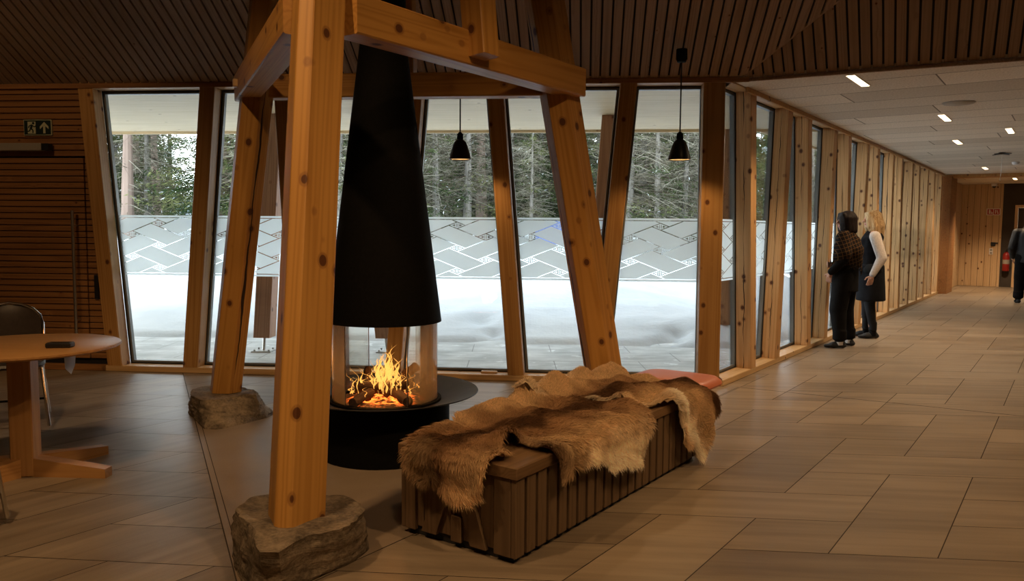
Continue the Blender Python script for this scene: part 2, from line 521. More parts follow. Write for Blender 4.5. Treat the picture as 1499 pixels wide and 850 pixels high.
def mat_deck():
    m, nt, b = newmat('wet_stone_paving_with_frost')
    x, y, z = sep(nt, texco(nt))
    j = ((((x/0.9)+(y/0.6).floor()*0.5).frac()-0.5).abs().gt(0.494)).max((((y/0.6).frac()-0.5).abs()).gt(0.491))
    n = noi(nt, comb(nt, x, y, 0.0), 2.3, 4, 0.6); n2 = noi(nt, comb(nt, x*2, y*9, 0.0), 1.2, 3)
    col = mixc(nt, (n*0.6+n2*0.4).step(0.35, 0.65), (0.33, 0.355, 0.355), (0.58, 0.61, 0.61))
    col = mixc(nt, noi(nt, comb(nt, x, y, 3.0), 5, 4, 0.6).step(0.62, 0.68), col, (0.75, 0.79, 0.80))
    col = mixc(nt, j*0.7, col, (0.08, 0.085, 0.085))
    nt.links.new(col, b.inputs['Base Color']); setp(b, rough=0.45, spec=0.4)
    return m
M['deck'] = mat_deck()
def mat_flame():
    m, nt, b = newmat('flame')
    nt.nodes.remove(b)
    out = nt.nodes['Material Output']
    a = nt.nodes.new('ShaderNodeAttribute'); a.attribute_name = 'heat'
    h = X(nt, a.outputs['Fac'])
    p = texco(nt)
    px, py, pz = sep(nt, p)
    n = noi(nt, comb(nt, px, py, pz*0.40), 40, 3, 0.6, 1.2)
    lw = nt.nodes.new('ShaderNodeLayerWeight'); lw.inputs[0].default_value = 0.35
    facing = 1.0 - X(nt, lw.outputs['Facing'])
    hh = (h + (n-0.5)*0.9)
    cr = nt.nodes.new('ShaderNodeValToRGB'); nt.links.new(hh.s, cr.inputs[0])
    el = cr.color_ramp.elements
    el[0].position = 0.0; el[0].color = (1.0, 0.46, 0.09, 1)
    el[1].position = 1.0; el[1].color = (0.75, 0.07, 0.006, 1)
    k = el.new(0.45); k.color = (1.0, 0.24, 0.022, 1)
    em = nt.nodes.new('ShaderNodeEmission'); nt.links.new(cr.outputs[0], em.inputs[0])
    nt.links.new(((1.05-h).max(0.1)*1.6).s, em.inputs[1])
    tr = nt.nodes.new('ShaderNodeBsdfTransparent')
    mx = nt.nodes.new('ShaderNodeMixShader')
    op = (facing.pow(0.8))*(n.step(0.32+0.0, 0.62))*(1.15-h).min(1.0)
    nt.links.new(op.s, mx.inputs[0]); nt.links.new(tr.outputs[0], mx.inputs[1]); nt.links.new(em.outputs[0], mx.inputs[2])
    nt.links.new(mx.outputs[0], out.inputs[0])
    return m
M['flame'] = mat_flame()
def mat_embers():
    m, nt, b = newmat('ash_and_embers')
    p = texco(nt)
    n = noi(nt, p, 30, 4, 0.65); n2 = noi(nt, p, 9, 2)
    col = mixc(nt, n.step(0.35, 0.7), (0.05, 0.03, 0.02), (0.24, 0.15, 0.09))
    nt.links.new(col, b.inputs['Base Color']); setp(b, rough=0.95, spec=0.1)
    x, y, z = sep(nt, p)
    near = 1.0 - ((x*x+y*y).pow(0.5)).step(0.10, 0.27)
    b.inputs['Emission Color'].default_value = (1.0, 0.16, 0.02, 1)
    nt.links.new((near*((n*n2*4.0).step(0.75, 1.3))*5.0).s, b.inputs['Emission Strength'])
    return m
M['embers'] = mat_embers()
def mat_plaid():
    m, nt, b = newmat('dark_plaid_wool')
    x, y, z = sep(nt, texco(nt))
    uu = (x*0.55-y*0.80)*23.0 + z*5; vv = z*23.0 - (x*0.55-y*0.80)*7
    l1 = ((uu.frac()-0.5).abs()).lt(0.055); l2 = ((vv.frac()-0.5).abs()).lt(0.055)
    col = mixc(nt, l1.max(l2)*0.85, (0.014, 0.010, 0.009), (0.15, 0.078, 0.024))
    nt.links.new(col, b.inputs['Base Color']); setp(b, rough=0.95, spec=0.1)
    return m
M['plaid'] = mat_plaid()

# ================================================================== THE SETTING
# ---- floor: parallelogram stone tiles in a basket weave, mirrored left of the hearth joint
def clip(poly, n, d):            # keep points with n.p <= d
    out = []
    for i in range(len(poly)):
        a, b = poly[i], poly[(i+1) % len(poly)]
        da, db = n[0]*a[0]+n[1]*a[1]-d, n[0]*b[0]+n[1]*b[1]-d
        if da <= 0: out.append(a)
        if (da < 0 < db) or (db < 0 < da):
            t = da/(da-db)
            out.append((a[0]+(b[0]-a[0])*t, a[1]+(b[1]-a[1])*t))
    return out
TRI_R = 1.06
nlx, nly = nl.x, nl.y
dl = nlx*O.x+nly*O.y+TRI_R       # left joint line
dc = nc.x*O.x+nc.y*O.y+TRI_R     # right joint line
nb = -nw
db_ = nb.x*O.x+nb.y*O.y+TRI_R
def build_floor():
    V, F, UV, TONE, MI = [], [], [], [], []
    cell_s, cell_t, g = 0.4575, 0.466, 0.0028
    def put(poly, tone, du, dv, mi):
        if len(poly) < 3: return
        b = len(V)
        V.extend((x, y, 0.0) for x, y in poly)
        F.append(tuple(range(b, b+len(poly))))
        UV.append([(x*du.x+y*du.y, x*dv.x+y*dv.y) for x, y in poly]); TONE.append(tone); MI.append(mi)
    def region(S, T, s0, t0, left):
        # S: direction of s axis, T: direction of t axis (60 deg apart), tiles in cells
        perp = Vector((-S.y, S.x, 0))
        def par(sa, sb, ta, tb):
            pts = []
            for (a, b_) in ((sa+g, ta+g), (sb-g, ta+g), (sb-g, tb-g), (sa+g, tb-g)):
                p = K + S*(s0+a*1.0) + T*(t0+b_)
                pts.append((p.x, p.y))
            return pts
        for i in range(-44, 60):
            for j in range(-44, 60):
                im, jm = i % 4, j % 4
                s, t = i*cell_s, j*cell_t
                polys = []
                if im == 0 and jm == 3: polys.append((par(s, s+cell_s, t, t+3*cell_t)))
                elif im == 2 and jm == 1: polys.append((par(s, s+cell_s, t, t+3*cell_t)))
                elif im == 3 and jm == 2: polys.append((par(s, s+3*cell_s, t, t+cell_t)))
                elif im == 1 and jm == 0: polys.append((par(s, s+3*cell_s, t, t+cell_t)))
                elif im in (1, 3) and jm in (1, 3): polys.append((par(s, s+cell_s, t, t+cell_t)))
                for P in polys:
                    cx_ = sum(p[0] for p in P)/4; cy_ = sum(p[1] for p in P)/4
                    if not (-11 < cx_ < 17 and -4.5 < cy_ < 24.5): continue
                    tone = random.random()
                    # hall floor ends at the glazed walls
                    full = P
                    P = clip(full, (-nw.x, -nw.y), -(nw.x*K.x+nw.y*K.y))
                    if not left:
                        Pc = clip(full, (nw.x, nw.y), nw.x*K.x+nw.y*K.y)
                        if len(Pc) > 2: put(clip(Pc, (-nc.x, -nc.y), -(nc.x*K.x+nc.y*K.y)), tone, S, perp, 1)
                    if len(P) < 3: continue
                    if left:
                        P = clip(P, (-nlx, -nly), -(dl+g))
                        put(P, tone, S, perp, 1)
                    else:
                        P = clip(P, (nlx, nly), dl-g)
                        if len(P) < 3: continue
                        # outside the hearth triangle: split in two convex pieces
                        P1 = clip(P, (-nc.x, -nc.y), -(dc+g))
                        put(P1, tone, S, perp, 1)
                        P2 = clip(P, (nc.x, nc.y), dc-g) if len(P) > 2 else []
                        if len(P2) > 2:
                            P2 = clip(P2, (-nb.x, -nb.y), -(db_+g))
                            put(P2, tone, S, perp, 1)
    region(w, c, 0.1545, -2.92+2*0.466-4*0.466*3, False)
    region(c, w, -4.80+0.4575*2-0.4575*4*3, -0.355-0.466*4*3+0.466, True)
    # hearth triangle
    T0 = O + (-(nl+nc)).normalized()*0
    big = [(-6, -3), (6, -3), (6, 9), (-6, 9)]
    big = clip(clip(clip(big, (nlx, nly), dl-g), (nc.x, nc.y), dc-g), (nb.x, nb.y), db_-g)
    put(clip(big, (nlx, nly), dl-0.036), 0.5, w, -nw, 2); put(clip(big, (-nlx, -nly), -(dl-0.032)), 0.5, w, -nw, 2)
    # dark joint bed below
    b = len(V)
    V.extend([(-11, -5, -0.004), (17, -5, -0.004), (17, 24, -0.004), (-11, 24, -0.004)])
    F.append((b, b+1, b+2, b+3)); UV.append([(0, 0)]*4); TONE.append(0.5); MI.append(0)
    # movement joint on the line where hall and corridor meet
    a0, a1 = Vector((2.058, 7.042, 0.0006)), Vector((5.80, 4.965, 0.0006)); d = (a1-a0).normalized(); s_ = Vector((-d.y, d.x, 0))*0.006
    b = len(V); V.extend([tuple(a0-s_), tuple(a1-s_), tuple(a1+s_), tuple(a0+s_)]); F.append((b, b+1, b+2, b+3)); UV.append([(0, 0)]*4); TONE.append(0.5); MI.append(0)
    # steel edge beside the left joint
    me = bpy.data.meshes.new('floor'); me.from_pydata(V, [], F); me.update()
    ul = me.uv_layers.new(name='UVMap'); k = 0
    for f, uv in zip(me.polygons, UV):
        for li, q in zip(f.loop_indices, uv): ul.data[li].uv = q
    at = me.attributes.new('tone', 'FLOAT', 'FACE'); at.data.foreach_set('value', TONE)
    me.polygons.foreach_set('material_index', MI)
    o = link('floor', me, [M['grout'], M['floor'], M['slab']])
    tag(o, kind='structure')
build_floor()

def struct(name, mb, mats, parent=None, matrix=None, weld=True):
    o = mb.build(name, mats, parent, matrix, weld)
    if parent is None: o['kind'] = 'structure'
    return o

# ---- timber along an axis, local Z along the grain
def timber(name, p0, p1, hint, poly, mat, parent=None, flat=None, ch=0.006):
    """poly: local (x,y) outline; flat=(z0,z1) cuts both ends horizontally; otherwise square ends"""
    p0, p1 = Vector(p0), Vector(p1)
    d = (p1-p0).normalized()
    x = (hint - d*hint.dot(d)).normalized(); y = d.cross(x)
    # small chamfer on each corner of the outline
    n = len(poly); P = []
    for i in range(n):
        a, b, e = (Vector((*poly[i-1], 0)), Vector((*poly[i], 0)), Vector((*poly[(i+1) % n], 0)))
        P.append(b+(a-b).normalized()*ch); P.append(b+(e-b).normalized()*ch)
    Lg = (p1-p0).length
    A, B = [], []
    for q in P:
        off = x*q.x + y*q.y
        za = zb = 0.0
        if flat:
            za = (flat[0]-(p0+off).z)/d.z; zb = (flat[1]-(p0+off).z)/d.z
            A.append(Vector((q.x, q.y, za))); B.append(Vector((q.x, q.y, zb)))
        else:
            A.append(Vector((q.x, q.y, 0))); B.append(Vector((q.x, q.y, Lg)))
    mb = MB(); mb.prism(A, B)
    return mb.build(name, mat, parent, frame(p0, x, y, d), weld=False)
def rect(wx, wy): return [(-wx/2, -wy/2), (wx/2, -wy/2), (wx/2, wy/2), (-wx/2, wy/2)]

# ---- window wall posts (centre s at floor and at head), leaning alternately
WP = [(-5.760, -5.975), (-5.010, -4.775), (-3.935, -4.065), (-3.035, -2.815), (-1.870, -2.085), (-1.115, -0.890), (-0.130, -0.145)]
ZB, ZT = 0.055, 2.69
tn = [0]
def trim_name():
    tn[0] += 1
    return 'trim_%d' % tn[0]
for sb, st in WP:
    width = 0.19 if sb > -0.5 else 0.148
    o = timber(trim_name(), W(sb, 0, 0.075), W(st, ZT, 0.075), w, rect(width, 0.15), M['post'], flat=(ZB, ZT))
    tag(o, kind='structure')
# ---- corridor posts: far edge t at head and at floor
CPF = [(0.67, 0.90), (1.86, 1.66), (2.60, 2.89), (3.80, 3.65), (4.55, 4.80), (5.72, 5.56), (6.45, 6.70), (7.68, 7.74), (8.45, 8.68), (9.58, 9.60), (10.30, 10.62), (11.42, 11.40), (12.28, 12.50), (13.40, 13.42)]
CP = [(b-0.075, t-0.075) for t, b in CPF]
for i, (tb, tt) in enumerate(CP):
    o = timber(trim_name(), Cr(tb, 0, 0.075), Cr(tt, ZT, 0.075), c, rect(0.15, 0.15), M['stud'], flat=(ZB, ZT))
    tag(o, kind='structure')

# ---- sills and heads
def bar(name, org, x, y, lo, hi, mat, ch=0.004, kind='structure'):
    mb = MB(); mb.box(lo, hi, ch=ch)
    o = mb.build(name, mat, None, frame(org, x, y, UP), weld=False)
    if kind: o['kind'] = kind
    return o
bar(trim_name(), K, w, nb, (-5.90, 0.0, 0), (0.0, 0.235, ZB), M['sill'])
bar(trim_name(), K, c, -nc, (0.0, 0.0, 0), (13.55, 0.235, ZB), M['sill'])
bar(trim_name(), K, w, nb, (-6.05, 0.0, ZT), (0.0, 0.235, ZT+0.07), M['sill'])
bar(trim_name(), K, c, -nc, (0.0, 0.0, ZT), (13.55, 0.235, ZT+0.07), M['sill'])
# thin cover strip under the corridor ceiling, along the glazing
bar(trim_name(), K + UP*2.655, c, -nc, (0.35, -0.03, 0), (13.5, 0.0, 0.045), M['post'])

# ---- windows: frame, pane and frosted band, one trapezium per bay
def window(n, P, x, out, a0, a1, b0, b1):
    """a0,a1: left/right edge at sill; b0,b1: at head; out: outward direction"""
    root = empty('window_%d' % n, P + x*((a0+a1+b0+b1)/4)); tag(root, kind='structure')
    mtx = frame(P + x*((a0+a1+b0+b1)/4) , x, out, UP)
    cx0 = (a0+a1+b0+b1)/4
    z0, z1 = ZB, ZT
    f = 0.030
    def q(u, vv):            # u 0..1 across, height z
        k = (vv-z0)/(z1-z0)
        le = a0+(b0-a0)*k - cx0; re = a1+(b1-a1)*k - cx0
        return le, re
    def ring(mb, f0, f1, y0, y1):
        out_, in_ = [], []
        for z, sgn in ((z0, 1), (z1, -1)):
            le, re = q(0, z)
            out_ += [(le+f0, z+sgn*f0), (re-f0, z+sgn*f0)]
            in_ += [(le+f1, z+sgn*f1), (re-f1, z+sgn*f1)]
        o4 = [out_[0], out_[1], out_[3], out_[2]]; i4 = [in_[0], in_[1], in_[3], in_[2]]
        V = []
        for yy in (y0, y1):
            V += [(p[0], yy, p[1]) for p in o4] + [(p[0], yy, p[1]) for p in i4]
        F = []
        for k in range(4):
            k2 = (k+1) % 4
            F += [(k, k2, 4+k2, 4+k), (8+k, 8+4+k, 8+4+k2, 8+k2), (4+k, 4+k2, 12+k2, 12+k), (k, 8+k, 8+k2, k2)]
        mb.add(V, F)
    fr = MB(); ring(fr, 0.0, f*0.45, 0.152, 0.21); fr.mi = 1; ring(fr, f*0.45, f, 0.160, 0.205)
    fr.build('frame', [M['black_frame'], M['grey_frame']], root, mtx, weld=False)
    def quadslab(zlo, zhi, ins, y0, y1, zc=0.0):
        (l0, r0), (l1, r1) = q(0, zlo), q(0, zhi)
        return [Vector((l0+ins, y0, zlo-zc)), Vector((r0-ins, y0, zlo-zc)), Vector((r1-ins, y0, zhi-zc)), Vector((l1+ins, y0, zhi-zc))], \
               [Vector((l0+ins, y1, zlo-zc)), Vector((r0-ins, y1, zlo-zc)), Vector((r1-ins, y1, zhi-zc)), Vector((l1+ins, y1, zhi-zc))]
    g = MB(); g.prism(*quadslab(z0+0.03, z1-0.03, f-0.004, 0.180, 0.188)); g.build('pane', M['glass'], root, mtx, weld=False)
    fm = MB(); p0, _ = quadslab(0.925, 1.505, f+0.002, 0.178, 0.178, 1.215); fm.add(p0, [(0, 1, 2, 3)])
    fm.build('frosted_band', M['film'], root, mtx @ Matrix.Translation((0, 0, 1.215)), weld=False)
    return root
wn = 0
for i in range(6):
    wn += 1
    window(wn, K, w, nb, WP[i][0]+0.070, WP[i+1][0]-0.070, WP[i][1]+0.070, WP[i+1][1]-0.070)
edges = [(0.055, 0.055)] + CP
for i in range(14):
    (b0, t0), (b1, t1) = edges[i], edges[i+1]
    ea = 0.0 if i == 0 else 0.055
    wn += 1
    window(wn, K, c, -nc, b0+ea, b1-0.055, t0+ea, t1-0.055)

# ---- back wall left of the windows: horizontal slats, with the slatted door
def slats(mb, x0, x1, z0, z1, pitch, gap, y0, y1):
    z = z0
    while z < z1-0.005:
        xe = x1(z) if callable(x1) else x1
        mb.box((x0, y0, z), (xe, y1, min(z+pitch-gap, z1)), ch=0.003)
        z += pitch
mb = MB()
pe = lambda z: -5.77-0.0800*z
mb.mi = 1
mb.prism([Vector((-9.6, 0.05, 0)), Vector((pe(0), 0.05, 0)), Vector((pe(2.76), 0.05, 2.76)), Vector((-9.6, 0.05, 2.76))], [Vector((-9.6, 0.22, 0)), Vector((pe(0), 0.22, 0)), Vector((pe(2.76), 0.22, 2.76)), Vector((-9.6, 0.22, 2.76))]); mb.mi = 0
slats(mb, -9.6, -7.35, 0.0, 2.69, 0.0585, 0.008, 0.02, 0.05)
slats(mb, -7.35, pe, 2.06, 2.69, 0.0585, 0.008, 0.02, 0.05)
slats(mb, -6.015, pe, 0.12, 2.06, 0.0585, 0.008, 0.02, 0.05)
struct('wall_back', mb, [M['slat'], M['hallcap']], None, frame(K, w, nb, UP), weld=False)
bar(trim_name(), K, w, nb, (-9.6, 0.0, 0.0), (-5.85, 0.05, 0.06), M['slat'])
bar(trim_name(), K, w, nb, (-9.6, -0.012, 2.69), (0.15, -0.001, 2.735), M['slat'])
bar(trim_name(), K, w, nb, (-9.6, -0.001, 2.69), (-6.05, 0.05, 2.735), M['slat'])
# door leaf in the slatted wall
droot = empty('door_1', W(-6.68, 0, 0)); tag(droot, kind='structure')
dm = frame(K, w, nb, UP)
mb = MB(); slats(mb, -7.34, -6.025, 0.12, 2.05, 0.0585, 0.008, 0.015, 0.05); mb.build('slat_panel', M['slat'], droot, dm, weld=False)
mb = MB()
mb.tube([(-6.107, -0.055, 0.346), (-6.107, -0.055, 1.543)], 0.014, 10)
mb.tube([(-6.107, -0.055, 0.50), (-6.107, 0.02, 0.50)], 0.009, 8); mb.tube([(-6.107, -0.055, 1.40), (-6.107, 0.02, 1.40)], 0.009, 8)
h = mb.build('handle', M['steel'], droot, dm, weld=False); h['label'] = 'long upright steel pull bar'
mb = MB(); mb.box((-5.945, -0.004, 0.695), (-5.905, 0.02, 0.93), ch=0.003); mb.build('lock_plate', M['plastic'], droot, dm, weld=False)
mb = MB(); mb.box((-7.30, -0.075, 2.105), (-6.385, 0.0, 2.175), ch=0.004); mb.mi = 1; mb.box((-6.385, -0.07, 2.108), (-6.315, 0.0, 2.172), ch=0.003)
mb.build('door_closer', [M['grey'], M['plastic']], droot, dm, weld=False)

# ---- hall roof: dark boards rising from the window wall, and the second slope over the corridor edge
ZC = 2.735
HIP0 = Vector((1.97, 7.142, ZC))
e2d = hv(117.1)                              # edge line between hall and corridor
n2 = Vector((e2d.y, -e2d.x, 0))              # pointing back into the hall
tan1, tan2 = 0.58, 0.90
# hip line direction
def hipdir():
    h1, h2 = -nw, -n2
    a = tan1*h1.x - tan2*h2.x; b = tan1*h1.y - tan2*h2.y
    d = Vector((b, -a, 0)).normalized()
    if d.y > 0: d = -d
    d.z = tan1*(nw.x*d.x+nw.y*d.y)
    return d
HD = hipdir()
def roof_boards(name, org, along, into, tan, s0, s1, length, side):
    """boards run up the slope; clipped at the hip line on one side"""
    sl = (into + UP*tan).normalized()
    nrm = along.cross(sl)
    if nrm.z > 0: nrm = -nrm                # facing down into the room
    mtx = frame(org, along, sl, -nrm)
    inv = mtx.inverted()
    hp = inv @ HIP0; hd = (inv.to_3x3() @ HD)
    mb = MB(); pitch, gap = 0.0855, 0.017
    s = s0
    while s < s1:
        a, b = s, s+pitch-gap
        def lim(x):
            if abs(hd.x) < 1e-6: return 0.0, length
            k = (x-hp.x)/hd.x
            y = hp.y + k*hd.y
            if side == 'lo': # hall slope: boards right of the hip start cut at the top by the hip
                return (min(length, max(0.0, y)), length) if k > 0 else (0.0, length)
            return (0.0, min(length, max(0.0, y))) if k > 0 else (0.0, length)
        ya, yb = lim(a), lim(b)
        if ya[1]-ya[0] > 0.02 or yb[1]-yb[0] > 0.02:
            lo = [Vector((a, ya[0], 0)), Vector((b, yb[0], 0)), Vector((b, max(yb[1], 0.01), 0)), Vector((a, max(ya[1], 0.01), 0))]
            hi = [p + Vector((0, 0, 0.018)) for p in lo]
            mb.prism(lo, hi)
        s += pitch
    mb.mi = 1
    # backing above the boards, coloured near black to darken the gaps
    k1 = length
    pts = [(s0, 0), (s1, 0), (s1, length), (s0, length)]
    lo = [Vector((x, y, 0.03)) for x, y in pts]
    # clip backing at the hip
    xs, ys = (hp.x, hp.y), (hp.x+hd.x*20, hp.y+hd.y*20)
    nn = (hd.y, -hd.x)
    mid = ((s0+s1)/2, 0.4)
    if nn[0]*(mid[0]-hp.x)+nn[1]*(mid[1]-hp.y) > 0: nn = (-nn[0], -nn[1])
    pp = clip(pts, nn, nn[0]*hp.x+nn[1]*hp.y)
    lo = [Vector((x, y, 0.019)) for x, y in pp]; hi = [Vector((x, y, 0.06)) for x, y in pp]
    mb.prism(lo, hi)
    return struct(name, mb, [M['ceil_slat'], M['hallcap']], None, mtx, weld=False)
# s measured along w from K; HIP0 lies a little right of K
roof_boards('ceiling', W(0, ZC, 0), w, nw, tan1, -9.6, 3.4, 5.95, 'lo')
roof_boards('ceiling_slope', HIP0, e2d, n2, tan2, -0.02, 5.6, 4.6, 'hi')
# strip on the hip
hp1 = HIP0 + HD*5.2
o = timber(trim_name(), HIP0 + UP*-0.012, hp1 + UP*-0.012, UP, rect(0.03, 0.03), M['ceil_slat']); tag(o, kind='structure')
# edge strip at the foot of the second slope
o = timber(trim_name(), HIP0 + UP*-0.02, HIP0 + e2d*5.6 + UP*-0.02, UP, rect(0.03, 0.02), M['ceil_slat']); tag(o, kind='structure')
# small glints: board nails at the eaves line
# ---- corridor ceiling of wood wool boards
mb = MB()
pts = []
p_a = HIP0.copy(); p_b = HIP0 + e2d*5.6
far = 17.4
poly = [Vector((p_a.x, p_a.y, 0)), Vector((p_b.x, p_b.y, 0)), K + nc*5.0 + c*far, K + nc*-0.2 + c*far, K + nc*-0.2 + c*0.15]
mtx = frame(K + UP*2.70, -nc*-1.0, c, UP)
inv = mtx.inverted()
lo = [inv @ (p + UP*2.70) for p in poly]; hi = [p + Vector((0, 0, 0.06)) for p in lo]
mb.prism(lo, hi)
struct('ceiling_corridor', mb, M['acoustic'], None, mtx)
# lowered far end of the corridor ceiling
mb = MB(); mb.box((-0.02, 14.15, -0.055), (5.0, 17.4, 0.0)); struct('ceiling_far', mb, M['acoustic'], None, mtx)
mb = MB(); mb.box((-0.02, 13.75, -0.07), (5.0, 14.15, 0.0)); struct(trim_name(), mb, M['post'], None, frame(K + UP*2.70, nc, c, UP))

# ---- far part of the corridor: big post, boarded wall, end wall, dark door wall
o = timber(trim_name(), Cr(14.03, 0, -0.03), Cr(14.05, 2.7, -0.03), c, rect(1.0, 0.26), M['slat'], flat=(0, 2.66)); tag(o, kind='structure')
def boards(mb, x0, x1, z1, pitch, gap, y0, y1):
    x = x0
    while x < x1-0.01:
        mb.box((x, y0, 0.0), (min(x+pitch-gap, x1), y1, z1), ch=0.004); x += pitch
mb = MB(); boards(mb, 14.53, 17.15, 2.645, 0.16, 0.006, 0.0, 0.03); mb.mi = 1; mb.box((14.5, 0.03, 0), (17.3, 0.2, 2.7))
struct('wall_corridor', mb, [M['board'], M['hallcap']], None, frame(K, c, -nc, UP), weld=False)
mb = MB(); boards(mb, -0.0, 0.93, 2.645, 0.145, 0.006, 0.0, 0.03); mb.mi = 1; mb.box((-0.2, 0.03, 0), (0.93, 0.2, 2.7))
struct('wall_end', mb, [M['board'], M['hallcap']], None, frame(K + c*17.15, nc, c, UP), weld=False)
EW = frame(K + c*17.15, nc, c, UP)
mb = MB(); mb.box((0.93, 0.04, 0), (1.20, 0.2, 2.7)); mb.box((2.15, 0.04, 0), (5.0, 0.2, 2.7)); mb.box((1.2, 0.04, 2.10), (2.15, 0.2, 2.7))
struct('wall_end_dark', mb, M['darkwall'], None, EW, weld=False)
droot = empty('door_2', EW @ Vector((1.67, 0, 0))); tag(droot, kind='structure')
mb = MB(); mb.box((1.20, 0.0, 0), (1.265, 0.2, 2.10), ch=0.004); mb.box((2.085, 0.0, 0), (2.15, 0.2, 2.10), ch=0.004); mb.box((1.265, 0.0, 2.035), (2.085, 0.2, 2.10), ch=0.004)
mb.build('frame', M['board'], droot, EW, weld=False)
mb = MB(); mb.box((1.27, 0.06, 0.01), (1.42, 0.11, 2.03)); mb.box((1.90, 0.06, 0.01), (2.08, 0.11, 2.03)); mb.box((1.42, 0.06, 0.01), (1.90, 0.11, 0.95)); mb.box((1.42, 0.06, 1.85), (1.90, 0.11, 2.03))
mb.build('leaf', M['darkwall'], droot, EW, weld=False)
mb = MB(); mb.box((1.42, 0.08, 0.95), (1.90, 0.088, 1.85)); mb.build('vision_pane', M['glass'], droot, EW, weld=False)
mb = MB(); mb.tube([(1.33, 0.02, 1.0), (1.45, 0.02, 1.0)], 0.011, 8); mb.tube([(1.33, 0.02, 1.0), (1.33, 0.07, 1.0)], 0.011, 8); mb.build('handle', M['steel'], droot, EW, weld=False)
# room beyond the door pane
mb = MB(); mb.box((0.93, 1.6, 0), (5.0, 1.7, 2.7)); struct('wall_beyond', mb, M['board'], None, EW)

# ---- unseen sides of the hall and corridor (they keep the daylight out)
mb = MB()
a = K + nc*5.0 + c*17.4; b_ = K + nc*5.0 + c*(-1.7)
def wallseg(name, p, q, z0, z1, th=0.15, m='hallwall'):
    d = (q-p); L = d.length; d.normalize(); n_ = Vector((d.y, -d.x, 0))
    mb = MB(); mb.box((0, 0, z0), (L, th, z1)); struct(name, mb, M[m], None, frame(Vector((p.x, p.y, 0)), d, -n_, UP))
wallseg('wall_right', Vector((a.x, a.y, 0)), Vector((K+nc*5.0+c*0.0)), 0, 2.9, -0.15)
wallseg('wall_hall_right', Vector((K+nc*5.0+c*0.0)), Vector((9.0, -4.0, 0)), 0, 6.4, -0.15)
wallseg('wall_behind', Vector((9.2, -4.0, 0)), Vector((-9.6, -4.0, 0)), 0, 6.4, -0.15)
wallseg('wall_left', Vector((W(-9.5, 0).x, -4.2, 0)), Vector((W(-9.5, 0).x, W(-9.5, 0).y+0.3, 0)), 0, 6.4, 0.15)
mb = MB(); mb.box((-9.9, -4.3, 5.62), (9.6, 6.5, 5.75)); struct('roof_cap', mb, M['hallcap'])

# ================================================================== THINGS IN THE HALL
# ---- timber tower: three leaning columns, three ring beams, roof struts (one jointed frame)
tower = empty('timber_tower', (O.x, O.y, 0))
tag(tower, 'golden pine tower of three leaning columns and ring beams around the fireplace', 'timber frame')
HEXA = [(0.155, -0.0325), (0.155, 0.0325), (0.008, 0.1175), (-0.105, 0.0525), (-0.105, -0.0525), (0.008, -0.1175)]
LEAN = 0.2
R0 = 1.66
radA, radB, radC = hv(185.3), hv(65.3), hv(-54.7)
def ringpt(rad, z): return O + rad*(R0-LEAN*(z-0.18)) + UP*z
ZBASE = 0.175
for rad in (radA, radB, radC):
    sh_ = w*(-0.055) if rad is radB else Vector((0, 0, 0))
    zt_ = 4.58 if rad is radA else 3.80
    zb_ = 0.188 if rad is radA else ZBASE
    s0_, s1_ = (w*0.034, w*-0.028) if rad is radA else (sh_, sh_)
    timber('column', ringpt(rad, ZBASE-0.2)+s0_, ringpt(rad, zt_)+s1_, rad, [(x*1.06, y*1.06) for x, y in HEXA] if rad is radA else HEXA, M['tower'], tower, flat=(zb_, zt_), ch=0.004)
ZB0, ZB1 = 2.285, 2.47
def beam(n_out, along, s0, s1, face, wd, z0, z1, name='tie_beam'):
    mid = O + n_out*(face-wd/2) + UP*((z0+z1)/2)
    return timber(name, mid + along*s0, mid + along*s1, n_out, rect(wd, z1-z0), M['tower_beam'], tower, ch=0.008)
beam(nc, c, -0.95, 1.125, 0.745, 0.15, ZB0, ZB1)
bl_ = beam(nl, l, -0.965, 1.24, 0.755, 0.15, ZB0, ZB1)
beam(nb, w, -1.06, 1.06, 0.70, 0.13, ZB0+0.005, ZB1-0.02)
# square peg driven through the left beam at the rear column
pp = O + nl*0.757 + l*1.005 + UP*2.375
timber('peg', pp, pp + nl*0.03, UP, rect(0.05, 0.05), M['sill'], tower, ch=0.004)
# struts lapped on the beams, rising into the roof
def strut(n_out, along, s, wx, d0):
    p = O + n_out*(0.760+d0) + along*s + UP*2.33
    q = p + UP*1.25 - n_out*0.125
    timber('strut', p, q, n_out, rect(0.14, wx), M['tower_beam'], tower, ch=0.006)
strut(nc, c, -0.06, 0.145, 0.02)
strut(nb, w, -0.03, 0.10, 0.0)

